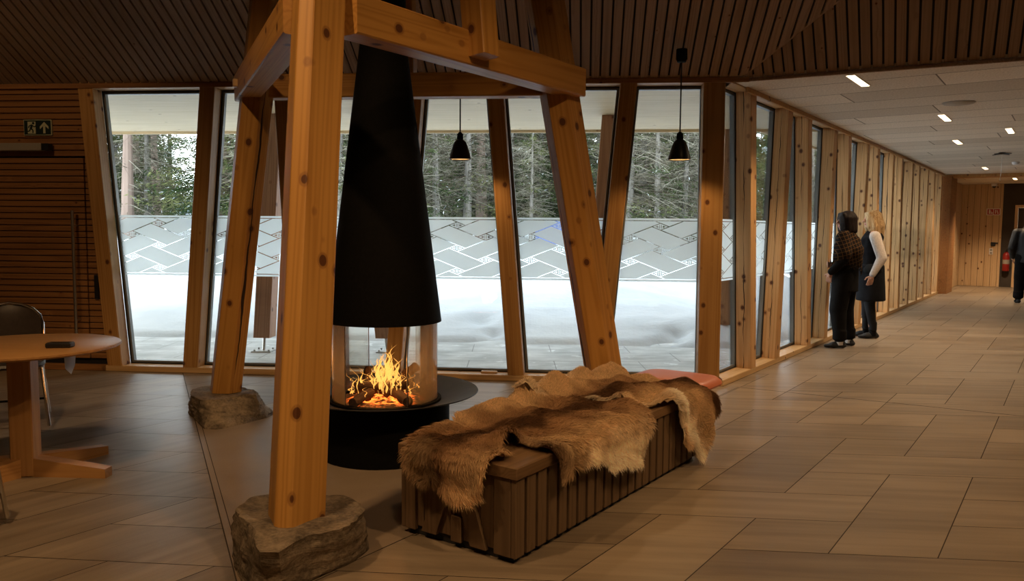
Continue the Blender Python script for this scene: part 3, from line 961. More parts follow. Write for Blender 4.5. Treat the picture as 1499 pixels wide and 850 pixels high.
# ---- boulders under the columns
def boulder(name, loc, bot, top, zt, label, seed, slope=None):
    """outlines given as world points; layered, broken faces"""
    root = None
    n = 72
    ctr = Vector((loc[0], loc[1]))
    def radial(poly):
        P = [Vector(p)-ctr for p in poly]
        out = []
        for k in range(n):
            a = 2*PI*k/n; d = Vector((math.cos(a), math.sin(a)))
            best = 0.05
            for i in range(len(P)):
                p, q = P[i], P[(i+1) % len(P)]
                e = q-p; den = d.x*e.y-d.y*e.x
                if abs(den) < 1e-9: continue
                t = (p.x*e.y-p.y*e.x)/den; u = (p.x*d.y-p.y*d.x)/den
                if t > 0 and -1e-6 <= u <= 1+1e-6: best = max(best, t)
            out.append(best)
        return out
    rb, rt = radial(bot), radial(top)
    V, F = [], []
    L = 16
    for j in range(L+1):
        f = j/L
        for k in range(n):
            a = 2*PI*k/n
            lay = noise.noise(Vector((seed, f*7.0, math.cos(a)*0.6+seed)))*0.007 + noise.noise(Vector((math.cos(a)*3, math.sin(a)*3, f*2.5+seed)))*0.014
            chip = noise.noise(Vector((math.cos(a)*9, math.sin(a)*9, f*9+seed)))*0.010 + noise.noise(Vector((math.cos(a)*25, math.sin(a)*25, f*20+seed)))*0.004
            r = rb[k]*(1-f)+rt[k]*f + (lay+chip)*(1 if 0 < j else 0.4)
            z = zt*f
            if j >= L-1: z += 0.0
            V.append((r*math.cos(a), r*math.sin(a), max(0, z + (chip*0.6 if 0 < j < L else 0))))
    # top cap rings
    for s_ in (0.94, 0.8, 0.6, 0.4, 0.2):
        for k in range(n):
            a = 2*PI*k/n
            r = rt[k]*s_
            nz = noise.noise(Vector((r*math.cos(a)*7, r*math.sin(a)*7, seed+5)))*0.014 + noise.noise(Vector((r*math.cos(a)*22, r*math.sin(a)*22, seed)))*0.005
            V.append((r*math.cos(a), r*math.sin(a), zt + nz*min(1, (s_-0.2)*3) + (0.004 if s_ > 0.9 else 0.0)))
    V.append((0, 0, zt))
    rows = L+1+5
    for j in range(rows-1):
        for k in range(n):
            F.append((j*n+k, j*n+(k+1) % n, (j+1)*n+(k+1) % n, (j+1)*n+k))
    for k in range(n): F.append(((rows-1)*n+k, (rows-1)*n+(k+1) % n, rows*n))
    F.append(tuple(range(n))[::-1])
    me = mesh_pydata(name, V, F, True)
    me.set_sharp_from_angle(angle=math.radians(28))
    o = link(name, me, M['rock'])
    o.location = (loc[0], loc[1], 0)
    tag(o, label, 'boulder', 'boulders under the tower columns')
    return o
pA, pB, pC = ringpt(radA, 0.18), ringpt(radB, 0.18), ringpt(radC, 0.18)
topA = [(-1.181, 3.316), (-1.156, 3.499), (-1.068, 3.52), (-0.735, 3.50), (-0.654, 3.41), (-0.616, 3.311), (-0.624, 3.193), (-0.673, 3.095), (-0.783, 3.044), (-0.822, 2.961), (-0.859, 2.866), (-0.934, 2.865), (-1.0, 3.026), (-1.09, 3.183)]
botA = [(-1.19, 3.30), (-1.17, 3.50), (-1.07, 3.56), (-0.72, 3.56), (-0.64, 3.46), (-0.615, 3.38), (-0.66, 3.24), (-0.714, 3.18), (-0.80, 3.06), (-0.90, 2.96), (-0.985, 2.95), (-1.08, 3.08)]
boulder('boulder', pA, botA, topA, 0.198, 'large flat-topped grey boulder under the front column beside the bench', 1.3)
topC = [(-2.413, 5.92), (-2.38, 6.06), (-2.20, 6.12), (-2.03, 6.02), (-1.95, 5.93), (-1.88, 5.84), (-1.87, 5.76), (-2.00, 5.70), (-2.10, 5.585), (-2.20, 5.58), (-2.33, 5.72)]
botC = [(-2.449, 5.93), (-2.42, 6.10), (-2.20, 6.16), (-1.95, 6.06), (-1.78, 5.90), (-1.791, 5.78), (-1.895, 5.603), (-1.988, 5.462), (-2.03, 5.42), (-2.13, 5.44), (-2.267, 5.65)]
boulder('boulder', pC, botC, topC, 0.172, 'dark stepped boulder under the rear left column near the window wall', 4.1)
topB = [(pB.x+0.27*math.cos(a)*(1+0.12*math.sin(3*a)), pB.y+0.22*math.sin(a)) for a in [2*PI*k/11 for k in range(11)]]
botB = [(pB.x+0.29*math.cos(a+0.2), pB.y+0.25*math.sin(a+0.2)*(1+0.1*math.cos(2*a))) for a in [2*PI*k/10 for k in range(10)]]
boulder('boulder', pB, botB, topB, 0.175, 'boulder under the right column, mostly hidden behind the fur covered bench', 7.7)

# ---- fireplace
FX, FY = -0.79, 4.92
fp = empty('fireplace', (FX, FY, 0))
tag(fp, 'black round fireplace with a tall conical hood and wide steel rim', 'fireplace')
mb = MB(); mb.lathe([(0.0, 0.0), (0.40, 0.0), (0.402, 0.01), (0.402, 0.335), (0.39, 0.338), (0.36, 0.325), (0.36, 0.30), (0.0, 0.30)], 64, (FX, FY, 0)); mb.build('base', M['black'], fp)
mb = MB(); mb.lathe([(0.350, 0.326), (0.578, 0.386), (0.583, 0.389), (0.580, 0.394), (0.350, 0.333)], 72, (FX, FY, 0), closed=True); mb.build('rim_plate', M['black_rim'], fp)
mb = MB(); mb.lathe([(0.305, 0.325), (0.305, 0.347), (0.328, 0.347), (0.328, 0.335), (0.337, 0.335), (0.337, 0.347), (0.350, 0.347), (0.350, 0.315), (0.305, 0.315)], 72, (FX, FY, 0), closed=True); mb.build('glass_track', M['black'], fp)
mb = MB(); prof = [(0.0, 0.345)] + [(r, 0.335+0.010*math.sin(r*40)) for r in (0.05, 0.1, 0.15, 0.2, 0.25)] + [(0.304, 0.335), (0.304, 0.305), (0.0, 0.305)]
mb.lathe(prof, 48, (0, 0, 0)); mb.build('fire_bed', M['embers'], fp, Matrix.Translation((FX, FY, 0)))
hz0, hz1, hr0, hr1 = 0.825, 2.53, 0.352, 0.138
def hr(z): return hr0+(hr1-hr0)*(z-hz0)/(hz1-hz0)
mb = MB(); mb.lathe([(hr0-0.012, hz0+0.02), (hr0-0.008, hz0), (hr0, hz0)] + [(hr(z), z) for z in (0.9, 1.2, 1.6, 2.0, 2.3, hz1)] + [(hr1, hz1+0.02), (hr1-0.01, hz1+0.02), (hr0-0.02, hz0+0.12)], 64, (FX, FY, 0), closed=True)
mb.build('hood', M['black'], fp)
mb = MB(); mb.lathe([(0.136, hz1), (0.134, 4.25)], 40, (FX, FY, 0)); mb.build('flue_pipe', M['black'], fp)
# curved glass: angles measured from +x; the camera looks along +y
for nm, a0, a1, r in (('glass_panel', -57, 25, 0.322), ('glass_panel', 25, 62, 0.322), ('glass_panel', 118, 190, 0.316), ('glass_panel', 190, 233, 0.316)):
    mb = MB(); mb.lathe([(r, 0.345), (r, 0.86), (r+0.005, 0.86), (r+0.005, 0.345)], 20, (FX, FY, 0), True, math.radians(a0+(1.5)), math.radians(a1-1.5))
    mb.build(nm, M['fireglass'], fp)
for a in (-57, 25, 233, 118, 190):
    a = math.radians(a); p = Vector((FX+0.322*math.cos(a), FY+0.322*math.sin(a), 0.345))
    mb = MB(); mb.tube([p, p+UP*0.50], 0.0035, 6); mb.build('glass_edge', M['steel'], fp)

# ---- logs and fire
LG = [(-0.10, -0.12, 0.372, 70, 8, 0.30, 0.030), (0.10, -0.10, 0.372, 120, 6, 0.30, 0.032), (0.0, -0.03, 0.41, 5, 4, 0.36, 0.034), (-0.06, 0.07, 0.372, 160, 5, 0.30, 0.030), (0.09, 0.05, 0.435, 50, 28, 0.30, 0.030), (-0.11, 0.0, 0.42, 100, 35, 0.26, 0.026)]
lgl = ['charred log lying on the left of the fire bed', 'charred log lying on the right of the fire bed', 'charred log laid across the front of the burning pile', 'charred log at the back of the fire bed',
       'charred log leaning on the right of the burning pile', 'short charred log leaning on the left of the burning pile']
for (dx, dy, z, az, el, L, r), lb in zip(LG, lgl):
    d = Vector((math.cos(math.radians(az))*math.cos(math.radians(el)), math.sin(math.radians(az))*math.cos(math.radians(el)), math.sin(math.radians(el))))
    ctr = Vector((FX+dx, FY+dy, z+0.01))
    pts = [(-L/2+L*i/8) for i in range(9)]
    mb = MB()
    P3 = [Vector((noise.noise(Vector((i*0.7, dx*9, 0)))*0.010, noise.noise(Vector((0, i*0.7, dy*9)))*0.010, t)) for i, t in enumerate(pts)]
    mb.tube(P3, [r*(1+0.16*noise.noise(Vector((i*1.1, dx*20, 3)))) for i in range(9)], 10)
    x = d.orthogonal().normalized()
    o = mb.build('log', M['log'], None, frame(ctr, x, d.cross(x), d))
    tag(o, lb, 'log', 'logs burning in the fireplace')
mb = MB(); heat = []
rf = random.Random(11)
def flame(bx, by, z0, h, wd, sway, ph):
    N, m = 16, 9
    V = []
    for i in range(N+1):
        f = i/N
        rr = wd*(math.sin(min(1, f*1.6+0.25)*PI/2)*(1-f)**0.85+0.002)*(1+0.35*math.sin(f*13+ph))
        ox = sway*(f**1.5)+0.022*math.sin(f*9+ph)*f; oy = 0.015*math.cos(f*7+ph)*f
        tw = ph+f*3.0
        for k in range(m):
            a = 2*PI*k/m
            ex = rr*math.cos(a); ey = rr*0.4*math.sin(a)
            V.append((bx+ox+ex*math.cos(tw*0.3)-ey*math.sin(tw*0.3), by+oy+ex*math.sin(tw*0.3)+ey*math.cos(tw*0.3), z0+h*f))
            heat.append(f*min(1.0, h/0.2)*0.9 + max(0, (z0-0.40))*0.8)
    F = [(i*m+k, i*m+(k+1) % m, (i+1)*m+(k+1) % m, (i+1)*m+k) for i in range(N) for k in range(m)]
    mb.add(V, F, True)
for i in range(70):
    bx = rf.gauss(0.012, 0.080); by = rf.gauss(-0.03, 0.06)
    core = math.exp(-((bx-0.025)/0.075)**2)
    flame(bx, by, 0.375+rf.random()*0.06+core*0.05*rf.random(), 0.05+0.14*core*rf.random()+0.06*core, 0.007+0.013*rf.random()*(0.4+core), rf.gauss(0.0, 0.03), rf.random()*6)
for (bx, h, wd, sw) in ((-0.17, 0.10, 0.012, -0.02), (-0.205, 0.045, 0.020, 0.01), (-0.195, 0.03, 0.02, 0.0), (0.13, 0.15, 0.009, 0.05), (0.16, 0.10, 0.008, 0.04), (0.02, 0.31, 0.010, 0.01), (0.04, 0.26, 0.014, -0.015), (0.05, 0.21, 0.018, 0.02), (0.0, 0.27, 0.009, 0.035), (-0.03, 0.22, 0.010, -0.03), (0.08, 0.18, 0.016, 0.03), (-0.12, 0.17, 0.008, -0.04), (-0.15, 0.18, 0.007, -0.03), (0.0, 0.18, 0.02, 0.0), (0.10, 0.12, 0.014, 0.0), (-0.19, 0.14, 0.007, -0.02)):
    flame(bx, -0.05+rf.gauss(0, 0.02), 0.375, h, wd, sw, rf.random()*6)
me = mb.mesh('fire', weld=False)
at = me.attributes.new('heat', 'FLOAT', 'POINT'); at.data.foreach_set('value', heat)
o = link('fire', me, M['flame'], None, Matrix.Translation((FX, FY, 0)))
tag(o, 'orange and yellow flames rising from the burning logs inside the fireplace', 'fire')

# ---- bench with slatted sides
BN = Vector((0.023, 3.215, 0))
BL, BW, BH = 1.965, 0.645, 0.42
BM = frame(BN, c, -nc, UP)
bench = empty('bench', BN + c*BL/2 - nc*BW/2)
tag(bench, 'long dark slatted wooden box bench with two furs on its lid, in front of fireplace', 'bench')
mb = MB(); mb.box((0.03, 0.03, 0.0), (BL-0.03, BW-0.03, 0.05)); mb.build('plinth', M['rubber'], bench, BM)
mb = MB()
for k in range(3):
    mb.box((-0.012, -0.012+k*0.2233, 0.367), (BL+0.012, -0.012+k*0.2233+0.2203, 0.42), ch=0.004)
mb.build('lid', M['bench_x'], bench, BM, weld=False)
mb = MB(); mb.box((0.03, 0.03, 0.04), (BL-0.03, BW-0.03, 0.366)); mb.build('carcass', M['rubber'], bench, BM)  # inner box coloured black to put shade into the slat gaps
for y0, y1 in ((0.0, 0.026), (BW-0.026, BW)):
    mb = MB(); n = 23; pt = (BL-0.0)/n
    for k in range(n):
        mb.box((k*pt+0.0, y0, 0.028), (k*pt+pt-0.020, y1, 0.366), ch=0.003)
    mb.build('slatted_side', M['bench'], bench, BM, weld=False)
for e in (0, 1):
    sg = 1 if e == 0 else -1; xb = 0.0 if e == 0 else BL
    mb = MB()
    def bx(x0, x1, *r, ch=0.003): mb.box((min(xb+sg*x0, xb+sg*x1), r[0], r[2]), (max(xb+sg*x0, xb+sg*x1), r[1], r[3]), ch=ch)
    bx(0.018, 0.032, 0.02, 0.20, 0.040, 0.366); bx(0.018, 0.032, 0.203, 0.36, 0.036, 0.366); bx(0.018, 0.032, 0.363, 0.52, 0.040, 0.366); bx(0.018, 0.032, 0.523, 0.62, 0.044, 0.366)
    mb.build('end_panel', M['bench'], bench, BM, weld=False)
    mb = MB(); bx(-0.001, 0.022, 0.027, 0.115, 0.028, 0.366); mb.build('corner_board', M['bench'], bench, BM, weld=False)
    mb = MB(); bx(-0.001, 0.022, BW-0.085, BW-0.027, 0.028, 0.366); mb.build('corner_board', M['bench'], bench, BM, weld=False)
    def diag(y0, z0, y1, z1, wd):
        mb = MB(); mb.prism([Vector((xb+sg*-0.002, y0, z0)), Vector((xb+sg*-0.002, y0+wd, z0)), Vector((xb+sg*-0.002, y1+wd, z1)), Vector((xb+sg*-0.002, y1, z1))],
                            [Vector((xb+sg*0.018, y0, z0)), Vector((xb+sg*0.018, y0+wd, z0)), Vector((xb+sg*0.018, y1+wd, z1)), Vector((xb+sg*0.018, y1, z1))])
        mb.build('diagonal_board', M['bench'], bench, BM, weld=False)
    diag(0.155, 0.03, 0.275, 0.366, 0.085); diag(0.435, 0.035, 0.315, 0.366, 0.085)
    mb = MB(); bx(-0.002, 0.016, 0.292, 0.350, 0.028, 0.145); mb.build('stub_board', M['bench'], bench, BM, weld=False)

# ---- reindeer hides draped over the bench
def inside(poly, x, y):
    r = False; n = len(poly)
    for i in range(n):
        (x1, y1), (x2, y2) = poly[i-1], poly[i]
        if (y1 > y) != (y2 > y) and x < (x2-x1)*(y-y1)/(y2-y1)+x1: r = not r
    return r
def edist(poly, x, y):
    d = 9.0; n = len(poly)
    for i in range(n):
        (x1, y1), (x2, y2) = poly[i-1], poly[i]
        ex, ey = x2-x1, y2-y1; L = ex*ex+ey*ey
        t = max(0, min(1, ((x-x1)*ex+(y-y1)*ey)/L)) if L > 0 else 0
        d = min(d, math.hypot(x-x1-t*ex, y-y1-t*ey))
    return d
def roll(o, r=0.03):
    """overhang o past an edge -> (outward, drop)"""
    q = r*PI/2
    if o <= 0: return 0.0, 0.0
    if o < q:
        a = o/r; return r*math.sin(a), r*(1-math.cos(a))
    return r, r+(o-q)
def drape(p, q, h):
    """hide coordinates -> bench coordinates, h = height above the surface"""
    a, b, z = p, q, BH
    na = nb_ = 0.0; nz = 1.0
    if p < 0:
        ow, dr = roll(-p-(-0.012)); a = -0.012-ow if -p > 0.012 else p; z -= dr
        k = min(1, dr/0.04); na, nz = -k, 1-k
    if p > BL:
        ow, dr = roll(p-BL, 0.16); a = BL+ow; z -= dr
        k = min(1, dr/0.16); na, nz = k, 1-k
    if q < 0:
        ow, dr = roll(-q); b = -ow; z -= dr
        k = min(1, dr/0.04); nb_, nz = -k, min(nz, 1-k)
    if q > BW:
        ow, dr = roll(q-BW); b = BW+ow; z -= dr
        k = min(1, dr/0.04); nb_, nz = k, min(nz, 1-k)
    L = math.sqrt(na*na+nb_*nb_+nz*nz) or 1
    return Vector((a+na/L*h, b+nb_/L*h, max(0.012, z+nz/L*h)))
def hide(name, poly, hfun, cfun, flow, label, seed, nstr, fl=(0.030, 0.022)):
    root = empty(name, BN + c*poly[0][0] - nc*poly[0][1] + UP*BH)
    tag(root, label, 'animal hide', 'reindeer hides on the bench')
    st = 0.0125
    xs = [p[0] for p in poly]; ys = [p[1] for p in poly]
    nx = int((max(xs)-min(xs))/st)+2; ny = int((max(ys)-min(ys))/st)+2
    idx = {}; V = []; F = []; PQ = []; C = []
    def vid(i, j):
        if (i, j) not in idx:
            p, q = min(xs)+i*st, min(ys)+j*st
            idx[(i, j)] = len(V)
            V.append(drape(p, q, hfun(p, q))); PQ.append((p, q)); C.append(cfun(p, q))
        return idx[(i, j)]
    for i in range(nx):
        for j in range(ny):
            p, q = min(xs)+(i+0.5)*st, min(ys)+(j+0.5)*st
            if inside(poly, p, q):
                F.append((vid(i, j), vid(i+1, j), vid(i+1, j+1), vid(i, j+1)))
    me = mesh_pydata(name+'_skin', V, F, True)
    ca = me.color_attributes.new('Col', 'FLOAT_COLOR', 'POINT')
    ca.data.foreach_set('color', np.array([(*k, 1) for k in C], dtype=np.float32).ravel())
    sk = link('skin', me, M['fur'], root, BM)
    md = sk.modifiers.new('thickness', 'SOLIDIFY'); md.thickness = 0.006; md.offset = 0
    # hair: tapered strands lying along the flow
    Va = np.array([tuple(v) for v in V]); Fa = np.array(F)
    fi = RNG.integers(0, len(Fa), nstr); uu = RNG.random((nstr, 2))
    q0, q1, q2, q3 = (Va[Fa[fi, k]] for k in range(4))
    u, v = uu[:, :1], uu[:, 1:]
    root_p = (q0*(1-u)+q1*u)*(1-v)+(q3*(1-u)+q2*u)*v
    du, dv = q1-q0, q3-q0
    nrm = np.cross(du, dv); nrm /= np.linalg.norm(nrm, axis=1, keepdims=True)+1e-9
    # outward = up or away from the bench centre line
    ctr = np.array([BL/2, BW/2, 0.25]); sgn = np.sign(np.sum(nrm*(root_p-ctr)*np.array([0.3, 1, 2.0]), axis=1, keepdims=True)); sgn[sgn == 0] = 1
    nrm *= sgn
    PQa = np.array(PQ)[Fa[fi, 0]]
    fl_uv = np.array([flow(p, q) for p, q in PQa])
    tu = du/(np.linalg.norm(du, axis=1, keepdims=True)+1e-9); tv = dv/(np.linalg.norm(dv, axis=1, keepdims=True)+1e-9)
    ed = np.array([edist(poly, p, q) for p, q in PQa])
    ang = RNG.normal(0, 0.30, nstr)
    # clumps: neighbouring hairs share a bend
    cl = np.array([noise.noise(Vector((p*16+seed, q*16, seed))) for p, q in PQa])*0.9
    ca_, sa_ = np.cos(ang+cl), np.sin(ang+cl)
    fx = fl_uv[:, 0]*ca_-fl_uv[:, 1]*sa_; fy = fl_uv[:, 0]*sa_+fl_uv[:, 1]*ca_
    T = tu*fx[:, None]+tv*fy[:, None]
    lift = 0.32+0.18*RNG.random(nstr)+0.25*np.clip(1-ed/0.06, 0, 1)
    Ls = (fl[0]+fl[1]*RNG.random(nstr))*(0.75+0.6*np.clip(1-ed/0.05, 0, 1))
    d1 = T+nrm*lift[:, None]; d1 /= np.linalg.norm(d1, axis=1, keepdims=True)
    d2 = T+nrm*(lift[:, None]*0.25)-np.array([0, 0, 0.25]); d2 /= np.linalg.norm(d2, axis=1, keepdims=True)
    m_ = root_p+d1*(Ls*0.5)[:, None]; t_ = m_+d2*(Ls*0.5)[:, None]
    side = np.cross(d1, nrm+RNG.normal(0, 0.5, (nstr, 3))); side /= np.linalg.norm(side, axis=1, keepdims=True)+1e-9
    wd = (0.0011+0.0006*RNG.random(nstr))[:, None]
    VV = np.empty((nstr, 5, 3)); VV[:, 0] = root_p-side*wd; VV[:, 1] = root_p+side*wd; VV[:, 2] = m_-side*wd*0.8; VV[:, 3] = m_+side*wd*0.8; VV[:, 4] = t_
    base = np.arange(nstr)*5
    me = bpy.data.meshes.new(name+'_fur')
    me.vertices.add(nstr*5); me.vertices.foreach_set('co', VV.ravel().astype(np.float32))
    lp = np.empty((nstr, 7), dtype=np.int32)
    lp[:, 0] = base; lp[:, 1] = base+1; lp[:, 2] = base+3; lp[:, 3] = base+2; lp[:, 4] = base+2; lp[:, 5] = base+3; lp[:, 6] = base+4
    me.loops.add(nstr*7); me.loops.foreach_set('vertex_index', lp.ravel())
    me.polygons.add(nstr*2)
    ls = np.empty((nstr, 2), dtype=np.int32); ls[:, 0] = np.arange(nstr)*7; ls[:, 1] = ls[:, 0]+4
    me.polygons.foreach_set('loop_start', ls.ravel())
    me.update(calc_edges=True)
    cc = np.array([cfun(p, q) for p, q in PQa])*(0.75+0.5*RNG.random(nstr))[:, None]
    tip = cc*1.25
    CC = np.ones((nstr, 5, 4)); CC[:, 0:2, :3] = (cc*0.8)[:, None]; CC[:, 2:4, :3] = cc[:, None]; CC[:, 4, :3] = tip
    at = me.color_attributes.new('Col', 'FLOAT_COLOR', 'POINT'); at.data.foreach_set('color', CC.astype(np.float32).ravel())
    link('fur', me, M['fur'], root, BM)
    return root
DK, MID, GOLD, CREAM, PALE = (0.11, 0.052, 0.023), (0.38, 0.215, 0.105), (0.74, 0.52, 0.29), (0.95, 0.83, 0.62), (0.96, 0.88, 0.72)
def lerp(a, b, t): return tuple(x+(y-x)*max(0, min(1, t)) for x, y in zip(a, b))
def sm(x, a, b):
    t = max(0, min(1, (x-a)/(b-a))); return t*t*(3-2*t)
H1 = [(0.09, 0.595), (-0.03, 0.545), (-0.07, 0.525), (-0.105, 0.49), (-0.125, 0.44), (-0.12, 0.37), (-0.125, 0.325), (-0.165, 0.29), (-0.165, 0.20), (-0.12, 0.14), (-0.08, 0.135), (-0.03, 0.10), (0.03, 0.10), (0.11, 0.13),
      (0.15, 0.19), (0.20, 0.215), (0.255, 0.19), (0.275, 0.11), (0.25, 0.02), (0.255, -0.06), (0.28, -0.12), (0.33, -0.115), (0.39, -0.085), (0.50, -0.10), (0.58, -0.11), (0.66, -0.13), (0.73, -0.19), (0.80, -0.18), (0.90, -0.20), (0.98, -0.22), (1.06, -0.245),
      (1.075, -0.10), (1.11, -0.05), (1.10, 0.05), (1.13, 0.13), (1.19, 0.19), (1.15, 0.27), (1.06, 0.40), (1.02, 0.50), (0.98, 0.62), (0.95, 0.70), (0.82, 0.73), (0.66, 0.70), (0.52, 0.68), (0.38, 0.635), (0.25, 0.625)]
def nz(p, q, s, k): return noise.noise(Vector((p*s, q*s, k)))
def h1h(p, q):
    e = edist(H1, p, q)
    h = 0.012+0.036*(nz(p, q, 5, 1.0)+0.5)+0.009*nz(p, q, 15, 2.0)
    h += 0.045*math.exp(-((p-0.20)/0.10)**2-((q-0.21)/0.045)**2)                 # raised curl around the notch
    h += 0.085*math.exp(-((q-0.64)/0.06)**2)*(0.4+0.6*sm(nz(p, q, 5, 4.0), -0.2, 0.3))*sm(p, 0.45, 0.7)  # ruffled far edge
    h += 0.035*math.exp(-((p-1.08)/0.10)**2)*sm(q, -0.05, 0.1)
    h += 0.016*math.sin(p*9+q*4)*sm(e, 0.02, 0.1)
    return max(0.010, h)
def c1(p, q):
    e = edist(H1, p, q); n = nz(p, q, 9, 7.0)
    spine = 0.42-0.16*p + 0.03*nz(p, 0, 4, 9.0)
    d = abs(q-spine)
    col = lerp(DK, MID, sm(d+n*0.05, 0.03, 0.13))
    col = lerp(col, GOLD, sm(d+n*0.07, 0.15, 0.30)*0.8)
    col = lerp(col, CREAM, sm(-q+n*0.05, 0.02, 0.10)*sm(p, 0.34, 0.50))
    col = lerp(col, PALE, sm(-q+n*0.05, 0.09, 0.16)*sm(p, 0.5, 0.7)*0.7)
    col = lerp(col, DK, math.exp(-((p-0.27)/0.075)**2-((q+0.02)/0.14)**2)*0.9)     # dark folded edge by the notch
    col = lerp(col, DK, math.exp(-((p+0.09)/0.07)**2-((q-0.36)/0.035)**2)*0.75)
    col = lerp(col, GOLD, sm(-p, -0.02, 0.06)*0.55*(1-math.exp(-((q-0.36)/0.06)**2)))
    col = lerp(col, MID, sm(p, 0.95, 1.05)*sm(0.12-abs(q-0.03), 0.0, 0.08)*0.7)
    col = lerp(col, CREAM, sm(q, 0.63, 0.68)*sm(p, 0.2, 0.5)*(0.4+n*0.6))
    return tuple(max(0.004, x*(1+0.22*n)) for x in col)
def f1(p, q):
    v = Vector((-0.7 if p < 0.35 else 0.5, -0.55 if q < 0.4 else 0.5)); v.normalize(); return v
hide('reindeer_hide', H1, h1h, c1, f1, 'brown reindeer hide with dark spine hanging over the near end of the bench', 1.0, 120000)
H2 = [(0.98, 0.66), (1.02, 0.50), (1.06, 0.38), (1.14, 0.20), (1.24, 0.17), (1.16, 0.10), (1.15, 0.05), (1.22, 0.06), (1.30, 0.02), (1.36, -0.01), (1.46, -0.03), (1.53, -0.09), (1.58, -0.17), (1.565, -0.24), (1.64, -0.29), (1.70, -0.25), (1.735, -0.31), (1.77, -0.37), (1.82, -0.40), (1.87, -0.40),
      (1.885, -0.34), (1.93, -0.30), (1.98, -0.24), (2.05, -0.17), (2.10, -0.10), (2.12, 0.0), (2.16, 0.12), (2.22, 0.30), (2.20, 0.45), (2.16, 0.56), (2.05, 0.66), (1.90, 0.72), (1.75, 0.74), (1.60, 0.70), (1.45, 0.73), (1.30, 0.70), (1.12, 0.72)]
def h2h(p, q):
    e = edist(H2, p, q)
    h = 0.012+0.038*(nz(p, q, 5, 11.0)+0.5)+0.009*nz(p, q, 15, 12.0)
    h += 0.105*math.exp(-((q-0.63)/0.07)**2)*(0.5+0.5*sm(nz(p, q, 4, 14.0), -0.2, 0.3))
    h += 0.05*math.exp(-((p-1.22)/0.10)**2-((q-0.14)/0.06)**2)
    h += 0.045*math.exp(-((p-1.52)/0.10)**2-((q-0.02)/0.07)**2)
    h += 0.018*math.sin(q*22+p*6)*sm(p, 1.3, 1.5)*sm(e, 0.01, 0.06)
    h += 0.04*math.exp(-((p-1.55)/0.3)**2-((q-0.30)/0.12)**2)
    return max(0.010, h)
def c2(p, q):
    e = edist(H2, p, q); n = nz(p, q, 9, 17.0)
    spine = 0.28+0.25*(1.55-p)*0.35 - 0.9*max(0, p-1.75)
    d = abs(q-spine)
    col = lerp(DK, MID, sm(d+n*0.05, 0.02, 0.10)*0.9)
    col = lerp(col, GOLD, sm(d+n*0.06, 0.13, 0.26)*0.8)
    # pale leg hanging on the near side
    leg = math.exp(-((p-(1.50+max(0, -q)*0.85))/0.085)**2)*sm(-q, -0.06, 0.03)
    col = lerp(col, PALE, leg)
    col = lerp(col, CREAM, math.exp(-((q-0.70)/0.05)**2)*0.8)
    col = lerp(col, CREAM, sm(0.06-e, 0.0, 0.05)*0.45*sm(1.45-p, 0, 0.2))
    col = lerp(col, GOLD, math.exp(-((q-0.12)/0.06)**2)*sm(1.75-p, 0, 0.2)*0.8)
    col = lerp(col, GOLD, sm(-q, 0.15, 0.3)*sm(p, 1.85, 1.95)*0.7)
    return tuple(max(0.004, x*(1+0.22*n)) for x in col)
def f2(p, q):
    v = Vector((0.75, -0.45 if q < 0.35 else 0.4)); v.normalize(); return v
hide('reindeer_hide', H2, h2h, c2, f2, 'brown reindeer hide with a pale leg hanging at the far end of the bench', 2.0, 120000)

# ---- coral stool behind the far end of the bench
SM_ = frame(BN + c*2.28 - nc*0.31, c, -nc, UP)
st = empty('stool', BN + c*2.28 - nc*0.31)
tag(st, 'low coral plastic stool half hidden behind the far end of the fur covered bench', 'stool')
def rrect(hx, hy, r, n=6):
    P = []
    for cx_, cy_, a0 in ((hx-r, hy-r, 0), (-hx+r, hy-r, 90), (-hx+r, -hy+r, 180), (hx-r, -hy+r, 270)):
        for k in range(n+1):
            a = math.radians(a0+90*k/n); P.append((cx_+r*math.cos(a), cy_+r*math.sin(a)))
    return P
mb = MB()
lay = [(0.20, 0.255, 0.395), (0.226, 0.274, 0.378), (0.232, 0.280, 0.392), (0.226, 0.274, 0.410), (0.20, 0.250, 0.430), (0.15, 0.20, 0.440), (0.05, 0.08, 0.443)]
prev = None; V = []; F = []
for hx, hy, z in lay: V += [Vector((x, y, z)) for x, y in rrect(hx, hy, min(hx, hy)*0.5, 6)]
n = 28
for j in range(len(lay)-1):
    F += [(j*n+k, j*n+(k+1) % n, (j+1)*n+(k+1) % n, (j+1)*n+k) for k in range(n)]
F += [tuple(range(n))[::-1], tuple((len(lay)-1)*n+k for k in range(n))]
mb.add(V, F, True); mb.build('seat', M['coral'], st, SM_)
for ax, by in ((-0.165, 0.232), (-0.165, -0.236), (0.15, 0.11), (0.15, -0.11)):
    mb = MB(); sy = 1 if by > 0 else -1
    mb.prism([Vector((ax+p, by+sy*q, 0.0)) for p, q in ((-0.018, -0.012), (0.018, -0.012), (0.018, 0.014), (-0.018, 0.014))], [Vector((ax+p, by*0.93+sy*q, 0.40)) for p, q in ((-0.03, -0.02), (0.03, -0.02), (0.03, 0.02), (-0.03, 0.02))])
    mb.build('leg', M['coral'], st, SM_)

